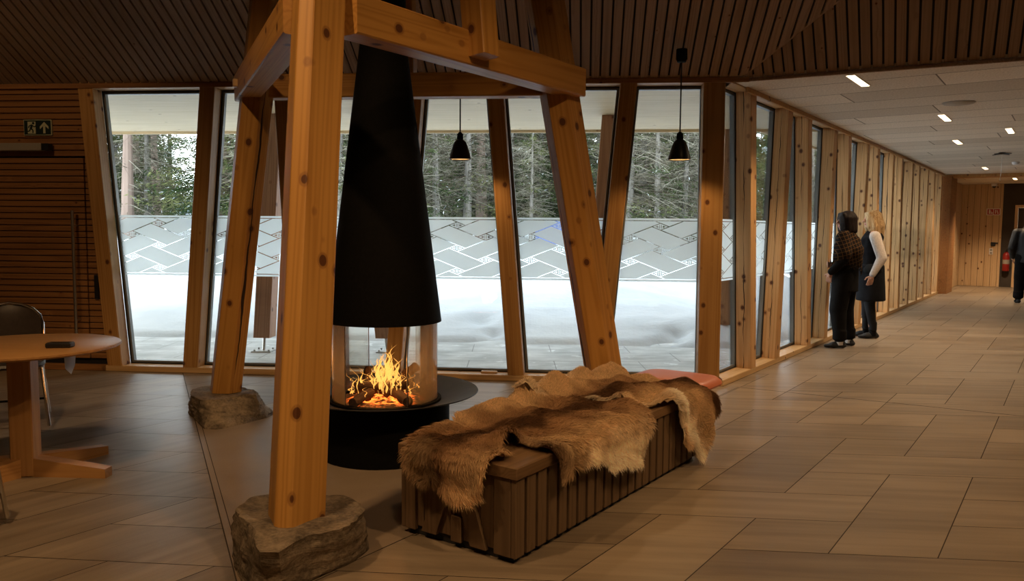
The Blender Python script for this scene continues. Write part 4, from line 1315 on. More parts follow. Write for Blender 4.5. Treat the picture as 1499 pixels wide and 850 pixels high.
# ---- round table at the left
TX, TY = -2.73, 4.40
tb = empty('table', (TX, TY, 0)); tag(tb, 'round oak pedestal table with cross foot at the left by the slatted wall', 'table')
mb = MB(); mb.lathe([(0.0, 0.705), (0.44, 0.705), (0.492, 0.716), (0.50, 0.722), (0.50, 0.732), (0.495, 0.735), (0.0, 0.735)], 72, (0, 0, 0)); mb.build('tabletop', M['table'], tb, Matrix.Translation((TX, TY, 0)))
mb = MB(); mb.box((-0.06, -0.06, 0.0), (0.06, 0.06, 0.705), ch=0.006); mb.build('pedestal', M['table_z'], tb, frame((TX, TY, 0), hv(80), hv(-10), UP))
for k, a in enumerate((-4, 62, 176, 242)):
    d = Vector((math.cos(math.radians(a)), math.sin(math.radians(a)), 0)); y = Vector((-d.y, d.x, 0))
    mb = MB()
    P0 = [Vector((0.055, -0.042, 0.0)), Vector((0.055, 0.042, 0.0)), Vector((0.055, 0.042, 0.105)), Vector((0.055, -0.042, 0.105))]
    P1 = [Vector((0.48, -0.034, 0.0)), Vector((0.48, 0.034, 0.0)), Vector((0.48, 0.034, 0.052)), Vector((0.48, -0.034, 0.052))]
    mb.prism(P0, P1); mb.build('foot', M['table'], tb, frame((TX, TY, 0), d, y, UP))
mb = MB(); mb.box((-0.065, -0.035, 0), (0.065, 0.035, 0.028), ch=0.006)
o = mb.build('remote_control', M['plastic'], None, frame((-2.47, 4.32, 0.7355), hv(83), hv(-7), UP)); tag(o, 'small black box lying near the right edge of the round oak table', 'small box')
# paper tag hanging under the table edge
tg = empty('paper_tag', (-2.40, 4.28, 0.66)); tag(tg, 'pale blue folded paper tag hanging under the round table edge', 'tag')
mb = MB(); mb.prism([Vector((-0.018, -0.003, 0.0)), Vector((0.022, -0.001, 0.012)), Vector((0.026, 0, 0.06)), Vector((-0.02, 0, 0.055))][:4], [Vector((-0.016, 0.004, 0.0)), Vector((0.02, 0.004, 0.012)), Vector((0.024, 0.004, 0.06)), Vector((-0.018, 0.004, 0.055))])
mb.add([(-0.018, -0.002, 0.0), (0.006, -0.004, -0.028), (0.022, 0, 0.012)], [(0, 1, 2)])
mb.build('paper', M['tagblue'], tg, Matrix.Translation((-2.40, 4.28, 0.628)) @ Matrix.Rotation(0.5, 4, 'Z') @ Matrix.Scale(1.2, 4))
mb = MB(); mb.tube([(-2.40, 4.282, 0.69), (-2.40, 4.282, 0.712)], 0.0012, 5); mb.build('string', M['whitecord'], tg)

# ---- stacking chairs with chrome tube frames
def chair(name, loc, rz, label):
    """faces local +y"""
    r = empty(name, loc, rz); tag(r, label, 'chair')
    m = Matrix.LocRotScale(Vector(loc), Matrix.Rotation(rz, 3, 'Z').to_quaternion(), None)
    # seat
    V, F = [], []
    lay = [(0.17, 0.17, 0.425), (0.205, 0.20, 0.43), (0.215, 0.21, 0.445), (0.205, 0.20, 0.462), (0.16, 0.16, 0.468), (0.04, 0.04, 0.466)]
    for hx, hy, z in lay: V += [Vector((x, y, z)) for x, y in rrect(hx, hy, min(hx, hy)*0.6, 6)]
    for j in range(len(lay)-1): F += [(j*28+k, j*28+(k+1) % 28, (j+1)*28+(k+1) % 28, (j+1)*28+k) for k in range(28)]
    F += [tuple(range(28))[::-1], tuple(5*28+k for k in range(28))]
    mb = MB(); mb.add(V, F, True); mb.build('seat', M['leather'], r, m)
    # backrest: rounded padded shield, slightly curved
    V, F = [], []; nu, nv = 14, 10
    for s_ in (0, 1):
        for j in range(nv+1):
            for i in range(nu+1):
                u = -1+2*i/nu; v = -1+2*j/nv
                x = u*0.195*math.sqrt(max(0, 1-0.42*v*v*(1 if v > 0 else 0.25))); z = 0.68+v*0.155*math.sqrt(max(0.0, 1-0.28*u*u*(1 if v > 0 else 0.4)))
                th = 0.016*(1-u**4)*(1-v**4)+0.003
                V.append(Vector((x, -0.215-0.05*(z-0.5)+0.06*u*u*0.8 + (th if s_ else -th), z)))
    NN = (nu+1)*(nv+1)
    for s_ in (0, 1):
        for j in range(nv):
            for i in range(nu):
                a = s_*NN+j*(nu+1)+i
                F.append((a, a+1, a+nu+2, a+nu+1))
    for i in range(nu):
        F += [(i, i+1, NN+i+1, NN+i), (nv*(nu+1)+i, nv*(nu+1)+i+1, NN+nv*(nu+1)+i+1, NN+nv*(nu+1)+i)]
    for j in range(nv):
        F += [(j*(nu+1), (j+1)*(nu+1), NN+(j+1)*(nu+1), NN+j*(nu+1)), (j*(nu+1)+nu, (j+1)*(nu+1)+nu, NN+(j+1)*(nu+1)+nu, NN+j*(nu+1)+nu)]
    mb = MB(); mb.add(V, F, True); mb.build('backrest', M['leather'], r, m)
    # back tube arch
    arch = [(-0.19, -0.19, 0.43)] + [(-0.205, -0.20-0.05*(z-0.5)+0.03, z) for z in (0.52, 0.62, 0.70)]
    for k in range(1, 8):
        a = PI-PI*k/8; arch.append((0.205*math.cos(a), -0.225+0.045*abs(math.cos(a)), 0.70+0.15*math.sin(a)))
    arch += [(0.205, -0.20-0.05*(z-0.5)+0.03, z) for z in (0.70, 0.62, 0.52)] + [(0.19, -0.19, 0.43)]
    mb = MB(); mb.tube(arch, 0.010, 8); mb.build('back_tube', M['chrome'], r, m)
    for sx in (-1, 1):
        for (top, foot) in (((sx*0.19, 0.17, 0.43), (sx*0.225, 0.215, 0.03)), ((sx*0.19, -0.16, 0.43), (sx*0.225, -0.235, 0.03))):
            mb = MB(); mb.tube([top, foot], 0.011, 8); g = mb.build('leg', M['chrome'], r, m)
            f = Vector(foot); d = (Vector(top)-f).normalized()
            mb = MB(); mb.tube([f-d*0.028, f+d*0.03], [0.013, 0.0145], 8); mb.build('rubber_foot', M['rubber'], g, m)
    for sx in (-1, 1):
        mb = MB(); mb.tube([(sx*0.203, 0.185, 0.27), (sx*0.203, -0.19, 0.27)], 0.008, 8); mb.build('stretcher', M['chrome'], r, m)
    mb = MB(); mb.tube([(-0.205, 0.19, 0.22), (0.205, 0.19, 0.22)], 0.008, 8); mb.build('stretcher', M['black'], r, m)
    return r
chair('chair', (-3.47, 5.45, 0), math.radians(-150), 'dark padded chair with chrome tube frame standing behind the round oak table')
chair('chair', (-2.575, 3.42, 0), math.radians(3), 'chrome framed dark chair on the near side of the round oak table')
WORLD = 9.5
EXPOSURE = 0.0
SPOTS = [
    ('hall_lamp_or_fill', (2.4, 0.8, 4.6), (1.2, 3.6, 0.0), 330, 76),
    ('hall_lamp_or_fill', (3.9, 3.2, 4.4), (3.4, 4.6, 0.0), 240, 84),
    ('hall_lamp_or_fill', (-2.2, 1.6, 4.8), (-2.2, 4.0, 0.0), 290, 78),
    ('hall_lamp_or_fill', (-4.6, 3.2, 4.4), (-5.2, 7.0, 1.2), 120, 66),  # added fill to brighten the left slatted wall, no known fixture
    ('hall_lamp_or_fill', (0.4, 0.2, 4.6), (-0.9, 3.4, 1.2), 140, 52),
]

# ---- pendant lamps by the window wall
def pendant(loc_canopy, zs, label):
    x, y, zc = loc_canopy
    r = empty('pendant_lamp', (x, y, zc)); tag(r, label, 'pendant lamp')
    mt = Matrix.Translation((x, y, 0))
    mb = MB(); mb.lathe([(0.0, zc+0.05), (0.045, zc+0.05), (0.047, zc-0.03), (0.035, zc-0.055), (0.006, zc-0.06), (0.0, zc-0.06)], 24); mb.build('canopy', M['black'], r, mt)
    mb = MB(); mb.tube([(0, 0, zc-0.05), (0, 0, zs+0.21)], 0.006, 8); mb.build('cord', M['cable'], r, mt)
    mb = MB(); mb.lathe([(0.0, zs+0.235), (0.012, zs+0.23), (0.026, zs+0.215), (0.028, zs+0.17), (0.020, zs+0.165), (0.0, zs+0.165)], 24); mb.build('socket', M['black'], r, mt)
    sh = [(0.022, 0.17), (0.036, 0.165), (0.052, 0.145), (0.064, 0.115), (0.078, 0.07), (0.088, 0.035), (0.094, 0.006), (0.097, 0.0)]
    inn = [(a-0.004, b-0.002) for a, b in sh[::-1]]
    mb = MB(); mb.lathe([(a, b+zs) for a, b in sh] + [(a, b+zs) for a, b in inn], 32, closed=True); mb.build('shade', M['shade'], r, mt)
    mb = MB(); mb.lathe([(a-0.0045, b+zs-0.001) for a, b in sh[:-1]] + [(0.0925, zs+0.001)], 32); g = mb.build('reflector', M['reflector'], r, mt); g['label'] = 'pale lit inside of the shade'
    mb = MB(); mb.ball((0, 0, zs+0.075), (0.028, 0.028, 0.036)); mb.build('bulb', M['bulb'], r, mt)
    L = bpy.data.lights.new('pendant_light', 'SPOT'); L.energy = 18; L.color = (1.0, 0.60, 0.27); L.shadow_soft_size = 0.03; L.spot_size = math.radians(150); L.spot_blend = 0.5
    o = bpy.data.objects.new('pendant_light', L); COL.objects.link(o); o.location = (x, y, zs+0.03)
def mat_shade():
    m, nt, b = newmat('black_enamel_shade')
    setp(b, (0.010, 0.010, 0.010), 0.3)
    return m
M['shade'] = mat_shade(); M['reflector'] = simple('pale_enamel_reflector', (0.7, 0.6, 0.45), 0.4)
pendant((-0.457, 6.95, 2.84), 1.995, 'black bell pendant lamp hanging beside the fireplace hood')
pendant((1.39, 6.72, 2.84), 1.985, 'black bell pendant lamp hanging near the corner post of the corridor')

# ---- ceiling lights of the corridor
DL = [(0.56, 0.92, 2.70, 'first and largest recessed light strip of the corridor ceiling, at the slatted roof edge'), (3.48, 1.23, 2.70, 'second nearest recessed light strip in the corridor ceiling, beside the flat white disc'),
      (5.22, 1.76, 2.70, 'recessed light strip nearest the right edge, in the corridor ceiling'), (6.34, 1.05, 2.70, 'recessed light strip in the middle of the corridor ceiling above the two women'),
      (12.0, 0.93, 2.70, 'small far recessed light just before the lowered ceiling end'), (15.05, 1.28, 2.645, 'farthest recessed light in the lowered ceiling by the dark wall')]
for t, off, z, lb in DL:
    m = frame(K + c*t + nc*off + UP*z, nc, c, UP)
    r = empty('ceiling_light', m.translation); tag(r, lb, 'ceiling light', 'corridor ceiling lights')
    mb = MB()
    for lo, hi in (((-0.042, -0.31, -0.006), (-0.034, 0.31, 0.001)), ((0.034, -0.31, -0.006), (0.042, 0.31, 0.001)), ((-0.034, -0.31, -0.006), (0.034, -0.302, 0.001)), ((-0.034, 0.302, -0.006), (0.034, 0.31, 0.001))): mb.box(lo, hi)
    mb.build('frame', M['white'], r, m, weld=False)
    mb = MB(); mb.box((-0.034, -0.302, -0.0035), (0.034, 0.302, 0.001)); mb.build('diffuser', M['lamp'], r, m)
    L = bpy.data.lights.new('corridor_light', 'SPOT'); L.energy = 128 * (2.6 if t > 14 else 1.5 if t > 11 else 1.0); L.color = (1.0, 0.70, 0.42); L.shadow_soft_size = 0.05; L.spot_size = math.radians(125); L.spot_blend = 0.7
    o = bpy.data.objects.new('corridor_light', L); COL.objects.link(o); o.location = m.translation - UP*0.03
def at_ceiling(t, off, z=2.70): return K + c*t + nc*off + UP*z
mb = MB(); mb.lathe([(0.0, 0.0), (0.15, 0.0), (0.152, -0.006), (0.14, -0.014), (0.0, -0.018)], 40)
o = mb.build('ceiling_disc', M['acoustic_disc'] if 'acoustic_disc' in M else M['grey'], None, Matrix.Translation(at_ceiling(2.35, 1.49))); tag(o, 'flat pale round disc on the corridor ceiling behind the nearest light strip', 'ceiling disc')
# hanging cord with a cross shaped mount
r = empty('cord_mount', at_ceiling(8.43, 1.46)); tag(r, 'dark cross shaped ceiling mount with a thin white cord hanging in the corridor', 'ceiling mount')
mt = Matrix.Translation(at_ceiling(8.43, 1.46))
mb = MB(); mb.lathe([(0.0, 0.0), (0.05, 0.0), (0.05, -0.02), (0.02, -0.035), (0.0, -0.035)], 20)
for a in (20, 110, 200, 290):
    d = Vector((math.cos(math.radians(a)), math.sin(math.radians(a)), 0)); mb.tube([d*0.03+UP*-0.02, d*0.17+UP*-0.03], [0.014, 0.006], 8)
mb.build('mount', M['plastic'], r, mt)
mb = MB(); mb.tube([(0, 0, -0.03), (0.005, 0, -0.25), (-0.01, 0.004, -0.46)], 0.004, 6); mb.build('cord', M['whitecord'], r, mt)
mb = MB(); mb.lathe([(0.0, 0.0), (0.06, 0.0), (0.062, -0.02), (0.05, -0.045), (0.025, -0.055), (0.0, -0.057)], 24)
o = mb.build('smoke_detector', M['white'], None, Matrix.Translation(at_ceiling(10.6, 1.53))); tag(o, 'small white smoke detector on the corridor ceiling near the hanging cord', 'smoke detector')
r = empty('security_camera', EW @ Vector((0.72, -0.10, 2.645))); tag(r, 'white dome camera under the ceiling at the end of the wooden wall', 'camera')
mt = EW @ Matrix.Translation((0.72, -0.10, 2.645))
mb = MB(); mb.lathe([(0.0, 0.0), (0.065, 0.0), (0.067, -0.05), (0.06, -0.065), (0.0, -0.065)], 24); mb.build('housing', M['white'], r, mt)
mb = MB(); mb.ball((0, 0, -0.065), (0.045, 0.045, 0.045)); mb.build('dome', M['plastic'], r, mt)

# ---- exit sign on the slatted wall
XS = frame(W(-6.463, 2.328, 0.012), w, nb, UP)
sg = empty('exit_sign', XS.translation); tag(sg, 'dark green emergency exit sign with running figure and arrow on slatted wall', 'exit sign')
mb = MB(); mb.box((-0.142, -0.012, -0.074), (0.142, 0.006, 0.074), ch=0.002); mb.build('panel', M['signcream'], sg, XS)
mb = MB(); mb.box((-0.135, -0.0135, -0.067), (0.135, -0.011, 0.067)); mb.build('face', M['signgreen'], sg, XS)
mb = MB()
y0, y1 = -0.0150, -0.0130
def poly2(mb, P):
    mb.prism([Vector((x, y0, z)) for x, z in P], [Vector((x, y1, z)) for x, z in P])
# doorway block
poly2(mb, [(-0.098, -0.058), (-0.018, -0.058), (-0.018, 0.055), (-0.098, 0.055)])
mb.build('doorway_symbol', M['signcream'], sg, XS, weld=False)
mb = MB(); y0, y1 = -0.0165, -0.0148
def limb(p, q, wd):
    d = Vector((q[0]-p[0], q[1]-p[1])); d.normalize(); s_ = (-d.y*wd/2, d.x*wd/2)
    poly2(mb, [(p[0]-s_[0], p[1]-s_[1]), (q[0]-s_[0], q[1]-s_[1]), (q[0]+s_[0], q[1]+s_[1]), (p[0]+s_[0], p[1]+s_[1])])
poly2(mb, [(-0.040+0.012*math.cos(a), 0.040+0.012*math.sin(a)) for a in [2*PI*k/12 for k in range(12)]])
limb((-0.052, 0.026), (-0.066, -0.012), 0.022); limb((-0.052, 0.022), (-0.030, 0.004), 0.009); limb((-0.030, 0.004), (-0.014, 0.014), 0.009)
limb((-0.054, 0.024), (-0.080, 0.016), 0.009); limb((-0.080, 0.016), (-0.090, -0.004), 0.009)
limb((-0.066, -0.010), (-0.044, -0.026), 0.012); limb((-0.044, -0.026), (-0.046, -0.052), 0.011); limb((-0.068, -0.010), (-0.082, -0.036), 0.012); limb((-0.082, -0.036), (-0.106, -0.036), 0.011)
mb.build('running_figure', M['signgreen'], sg, XS, weld=False)
mb = MB(); y0, y1 = -0.0150, -0.0130
poly2(mb, [(0.058, -0.056), (0.080, -0.056), (0.080, 0.018), (0.058, 0.018)])
poly2(mb, [(0.069, 0.052), (0.112, 0.008), (0.112, -0.016), (0.069, 0.026), (0.026, -0.016), (0.026, 0.008)][:3] + [(0.069, 0.024)]); poly2(mb, [(0.069, 0.052), (0.069, 0.024), (0.026, -0.016), (0.026, 0.008)])
mb.build('arrow', M['signcream'], sg, XS, weld=False)

# ---- things on the end wall
FS = EW @ Matrix.Translation((0.73, -0.002, 1.93))
sg = empty('fire_sign', FS.translation); tag(sg, 'red and white fire equipment sign on the wooden end wall', 'sign')
mb = MB(); mb.box((-0.155, -0.012, -0.085), (0.155, 0.0, 0.085), ch=0.002); mb.build('panel', M['signwhite'], sg, FS)
mb = MB(); mb.box((-0.135, -0.014, -0.068), (-0.008, -0.011, 0.068)); mb.box((0.008, -0.014, -0.068), (0.135, -0.011, 0.068)); mb.build('red_field', M['signred'], sg, FS, weld=False)
mb = MB()
mb.box((-0.105, -0.016, -0.05), (-0.07, -0.0135, 0.045)); mb.box((-0.10, -0.016, 0.048), (-0.075, -0.0135, 0.06)); mb.box((-0.058, -0.016, -0.05), (-0.05, -0.0135, 0.03)); mb.box((-0.045, -0.016, -0.05), (-0.02, -0.0135, -0.01))
mb.build('extinguisher_symbol', M['signwhite'], sg, FS, weld=False)
mb = MB()
mb.box((0.035, -0.016, -0.045), (0.055, -0.0135, 0.05)); mb.box((0.06, -0.016, 0.02), (0.10, -0.0135, 0.035)); mb.box((0.085, -0.016, -0.05), (0.11, -0.0135, -0.015)); mb.box((0.07, -0.016, -0.01), (0.10, -0.0135, 0.008))
mb.build('hose_symbol', M['signwhite'], sg, FS, weld=False)
m = EW @ Matrix.Translation((0.76, -0.002, 1.10))
o = MB(); o.box((-0.05, -0.05, -0.045), (0.05, 0.0, 0.045), ch=0.006); o.box((0.05, -0.045, 0.01), (0.11, -0.005, 0.04), ch=0.004); o = o.build('card_reader', M['plastic'], None, m, weld=False); tag(o, 'small black box on the wooden end wall above the white switch', 'wall device')
m = EW @ Matrix.Translation((0.72, -0.002, 0.91))
sw = empty('light_switch', m.translation); tag(sw, 'white double switch plate on the wooden end wall below the black box', 'switch')
mb = MB(); mb.box((-0.042, -0.01, -0.08), (0.042, 0.0, 0.08), ch=0.003); mb.build('plate', M['white'], sw, m)
for zz in (-0.038, 0.038):
    mb = MB(); mb.box((-0.026, -0.016, zz-0.026), (0.026, -0.009, zz+0.026), ch=0.002); mb.build('rocker', M['grey'], sw, m)
# fire extinguisher on the dark wall
m = EW @ Matrix.Translation((1.065, -0.06, 0.42))
fe = empty('fire_extinguisher', m.translation); tag(fe, 'red fire extinguisher hanging on the dark wall beside the door frame', 'fire extinguisher')
mb = MB(); mb.lathe([(0.0, 0.0), (0.07, 0.0), (0.078, 0.02), (0.078, 0.40), (0.06, 0.45), (0.03, 0.475), (0.022, 0.50), (0.0, 0.50)], 24); mb.build('cylinder', M['red'], fe, m)
mb = MB(); mb.box((-0.02, -0.06, 0.50), (0.02, 0.05, 0.525), ch=0.004); mb.box((-0.015, -0.08, 0.545), (0.015, 0.03, 0.557), ch=0.003); mb.box((-0.018, -0.02, 0.52), (0.018, 0.02, 0.55)); mb.build('valve', M['plastic'], fe, m, weld=False)
mb = MB(); mb.tube([(0.02, 0, 0.51), (0.09, 0, 0.50), (0.11, -0.01, 0.42), (0.10, -0.01, 0.20), (0.095, -0.01, 0.10)], 0.010, 8); mb.build('hose', M['rubber'], fe, m)
mb = MB(); mb.lathe([(0.0785, 0.18), (0.0795, 0.18), (0.0795, 0.29), (0.0785, 0.29)], 24, closed=True); mb.build('label_band', M['grey'], fe, m)
# small wooden stop on the window sill
o = MB(); o.box((-0.075, 0.0, 0.0), (0.075, 0.05, 0.02), ch=0.004); o = o.build('wood_block', M['sill'], None, frame(W(-2.13, ZB, 0.06), w, nb, UP)); tag(o, 'small wooden block lying on the window sill right of the fireplace', 'wood block')

# ================================================================== PEOPLE
class Body(MB):
    def cap(self, p0, p1, r0, r1, sx=1.0, sy=1.0, n=20):
        p0, p1 = Vector(p0), Vector(p1); d = (p1-p0).normalized()
        ref = Vector((1, 0, 0)) if abs(d.x) < 0.9 else Vector((0, 1, 0))
        a = (ref-d*d.dot(ref)).normalized(); b = d.cross(a)
        rings = []
        for k in range(1, 6):
            t = PI/2*(1-k/5); rings.append((p0-d*r0*math.sin(t), r0*math.cos(t)))
        for k in range(1, 6): rings.append((p0+(p1-p0)*k/6, r0+(r1-r0)*k/6))
        for k in range(0, 5):
            t = PI/2*k/5; rings.append((p1+d*r1*math.sin(t), r1*math.cos(t)))
        V = []
        for q, r in rings:
            for k in range(n):
                t = 2*PI*k/n; V.append(q+a*math.cos(t)*r*sx+b*math.sin(t)*r*sy)
        F = [(i*n+k, i*n+(k+1) % n, (i+1)*n+(k+1) % n, (i+1)*n+k) for i in range(len(rings)-1) for k in range(n)]
        F += [tuple(range(n))[::-1], tuple((len(rings)-1)*n+k for k in range(n))]
        self.add(V, F, True)
    def frus(self, p0, p1, r0, r1, n=28):
        """closed elliptical cone piece; r = (rx, ry)"""
        p0, p1 = Vector(p0), Vector(p1)
        A = [p0+Vector((r0[0]*math.cos(2*PI*k/n), r0[1]*math.sin(2*PI*k/n), 0)) for k in range(n)]
        B = [p1+Vector((r1[0]*math.cos(2*PI*k/n), r1[1]*math.sin(2*PI*k/n), 0)) for k in range(n)]
        self.prism(A, B, True)
    def remesh(self, name, voxel, smooth=3, hole=None):
        me = bpy.data.meshes.new('tmp'); me.from_pydata(self.V, [], self.F); me.update()
        bm = bmesh.new(); bm.from_mesh(me); bmesh.ops.recalc_face_normals(bm, faces=bm.faces[:]); bm.to_mesh(me); bm.free()
        o = bpy.data.objects.new('tmp', me); COL.objects.link(o)
        r = o.modifiers.new('r', 'REMESH'); r.mode = 'VOXEL'; r.voxel_size = voxel; r.use_smooth_shade = True
        if smooth:
            s_ = o.modifiers.new('s', 'SMOOTH'); s_.iterations = smooth; s_.factor = 0.5
        dg = bpy.context.evaluated_depsgraph_get()
        out = bpy.data.meshes.new_from_object(o.evaluated_get(dg))
        out.name = name
        bpy.data.objects.remove(o); bpy.data.meshes.remove(me)
        out.materials.clear()
        return out
def hand(b, wrist, d, palm_n, side, s=1.0, curl=0.5):
    """palm and five fingers; d: finger direction, palm_n: direction the palm faces, side: towards the thumb"""
    d = Vector(d).normalized(); pn = Vector(palm_n); pn = (pn-d*pn.dot(d)).normalized(); sd = d.cross(pn).normalized()
    if sd.dot(Vector(side)) < 0: sd = -sd
    w_ = Vector(wrist)
    b.cap(w_, w_+d*0.035*s, 0.024*s, 0.030*s, 1, 0.8)
    for k in range(4):
        o_ = sd*(0.027-0.018*k)*s
        b.cap(w_+d*0.02*s+o_*0.7, w_+d*0.085*s+o_, 0.0135*s, 0.0115*s)
    Ls = (0.068, 0.076, 0.070, 0.055)
    for k in range(4):
        base = w_+d*0.085*s+sd*(0.030-0.0198*k)*s
        p = base; dd = d.copy(); seg = (0.45, 0.32, 0.23)
        for q in range(3):
            dd = (dd*math.cos(curl*0.8)+pn*math.sin(curl*0.8)).normalized() if q else (dd*math.cos(curl*0.5)+pn*math.sin(curl*0.5)).normalized()
            p2 = p+dd*Ls[k]*seg[q]*s
            b.cap(p, p2, (0.0092-0.0006*q)*s, (0.0088-0.0008*q)*s, n=12); p = p2
    t0 = w_+d*0.025*s+sd*0.026*s; t1 = t0+(d*0.6+sd*0.75+pn*0.25).normalized()*0.042*s; t2 = t1+(d*0.85+sd*0.2+pn*0.45).normalized()*0.034*s
    b.cap(t0, t1, 0.0125*s, 0.0105*s, n=12); b.cap(t1, t2, 0.0105*s, 0.0085*s, n=12)
def head(b, hc, yaw, pitch=0.0):
    R = Matrix.Rotation(yaw, 4, 'Z') @ Matrix.Rotation(pitch, 4, 'X')
    def P(x, y, z): return Vector(hc)+(R @ Vector((x, y, z)))
    R3 = R.to_3x3()
    b.ball(P(0, -0.005, 0.025), (0.074, 0.094, 0.092), 24, 16, R3)
    b.ball(P(0, 0.028, -0.040), (0.056, 0.062, 0.068), 20, 14, R3)
    b.ball(P(0, 0.055, -0.082), (0.026, 0.024, 0.022), 14, 10, R3)       # chin
    b.cap(P(0, 0.084, 0.022), P(0, 0.108, -0.020), 0.009, 0.0145)       # nose
    b.ball(P(0.014, 0.095, -0.022), (0.009, 0.010, 0.008), 10, 8, R3); b.ball(P(-0.014, 0.095, -0.022), (0.009, 0.010, 0.008), 10, 8, R3)
    b.ball(P(0, 0.082, -0.050), (0.024, 0.012, 0.007), 12, 8, R3); b.ball(P(0, 0.080, -0.060), (0.021, 0.012, 0.008), 12, 8, R3)
    b.cap(P(-0.045, 0.070, 0.034), P(0.045, 0.070, 0.034), 0.014, 0.014)  # brow
    for sx in (-1, 1):
        b.ball(P(sx*0.032, 0.072, 0.010), (0.014, 0.012, 0.011), 12, 8, R3)
        b.ball(P(sx*0.076, -0.004, -0.005), (0.010, 0.020, 0.032), 12, 10, R3)
        b.ball(P(sx*0.040, 0.058, -0.030), (0.024, 0.022, 0.024), 12, 10, R3)
    return P
def paint(me, P, base):
    """skin colour with eyes, brows and lips"""
    eyes = [P(sx*0.032, 0.084, 0.010) for sx in (-1, 1)]; brows = [P(sx*0.034, 0.082, 0.036) for sx in (-1, 1)]; lip = P(0, 0.092, -0.055)
    co = np.empty(len(me.vertices)*3, dtype=np.float32); me.vertices.foreach_get('co', co); co = co.reshape(-1, 3)
    col = np.ones((len(co), 4), dtype=np.float32); col[:, :3] = base
    for e in eyes:
        d = np.linalg.norm(co-np.array(e), axis=1); col[d < 0.012, :3] = (0.6, 0.57, 0.52); col[d < 0.0065, :3] = (0.03, 0.02, 0.015)
    for e in brows:
        dv = co-np.array(e); d = np.sqrt((dv[:, 0]*0.6)**2+(dv[:, 1]*0.6)**2+(dv[:, 2]*2.4)**2); col[d < 0.013, :3] = (0.10, 0.06, 0.035)
    dv = co-np.array(lip); d = np.sqrt((dv[:, 0]*0.55)**2+(dv[:, 1]*0.8)**2+(dv[:, 2]*1.1)**2); col[d < 0.015, :3] = (0.42, 0.14, 0.11)
    at = me.color_attributes.new('Col', 'FLOAT_COLOR', 'POINT'); at.data.foreach_set('color', col.ravel())
def shoe(b, ank, yaw, L=0.25, wd=0.047, top=0.075):
    R = Matrix.Rotation(yaw, 4, 'Z')
    def P(x, y, z): return Vector((ank[0], ank[1], 0))+(R @ Vector((x, y, z)))
    b.cap(P(0, -0.045, 0.036), P(0, 0.08, 0.036), wd*0.80, wd*0.95, 1.0, 0.78)
    b.cap(P(0, 0.06, 0.032), P(0.004, L-0.10, 0.026), wd*0.98, wd*0.62, 1.0, 0.7)
    b.cap(P(0, -0.04, 0.04), P(0, -0.01, top), wd*0.78, wd*0.80)
    b.cap(P(0, 0.0, 0.05), P(0, 0.07, 0.045), wd*0.75, wd*0.7)
def sole(ank, yaw, L=0.25, wd=0.047, z1=0.018):
    R = Matrix.Rotation(yaw, 4, 'Z'); P = []
    for k in range(28):
        a = 2*PI*k/28; y = math.sin(a); x = math.cos(a)
        yy = 0.045+(L/2)*y*1.0; xx = wd*x*(1.0 if y > 0 else 0.85)*(1-0.12*abs(math.sin(a))**6)
        P.append(Vector((ank[0], ank[1], 0))+(R @ Vector((xx, yy, 0))))
    return P, [p+UP*z1 for p in P]
cloth = {}
cloth['black'] = simple('black_cotton', (0.0055, 0.005, 0.005), 0.9, 0, 0.15, 0.3, 14)
cloth['navy'] = simple('black_wool_dress', (0.006, 0.006, 0.008), 0.9, 0, 0.15, 0.3, 14)
cloth['sleeve'] = simple('pale_grey_knit', (0.56, 0.50, 0.46), 0.9, 0, 0.1, 0.10, 60)
cloth['jacket'] = simple('black_jacket_fabric', (0.014, 0.014, 0.015), 0.6, 0, 0.3, 0.3, 10)
cloth['leggings'] = simple('charcoal_leggings', (0.010, 0.010, 0.011), 0.8, 0, 0.2, 0.2, 20)
cloth['shoe'] = simple('black_suede_shoe', (0.013, 0.012, 0.012), 0.7)
cloth['solewhite'] = simple('white_rubber_sole', (0.62, 0.56, 0.50), 0.6)
cloth['solebrown'] = simple('dark_rubber_sole', (0.03, 0.025, 0.02), 0.8)
cloth['sock'] = simple('white_sock', (0.50, 0.47, 0.44), 0.9)
def mat_hair(name, a, b_):
    m, nt, b = newmat(name)
    x, y, z = sep(nt, texco(nt))
    n = noi(nt, comb(nt, x*70, y*70, z*7), 1.0, 3, 0.6, 1.2)
    nt.links.new(mixc(nt, n.step(0.3, 0.7), a, b_), b.inputs['Base Color']); setp(b, rough=0.6, spec=0.2)
    bump(nt, b, n, 0.6, 0.01)
    return m
cloth['hair_dark'] = mat_hair('dark_brown_hair', (0.005, 0.003, 0.0025), (0.022, 0.010, 0.007))
cloth['hair_blonde'] = mat_hair('blonde_hair', (0.26, 0.15, 0.06), (0.60, 0.42, 0.22))
cloth['hair_short'] = mat_hair('short_greying_hair', (0.05, 0.04, 0.03), (0.14, 0.11, 0.09))
SKIN = (0.50, 0.27, 0.18)

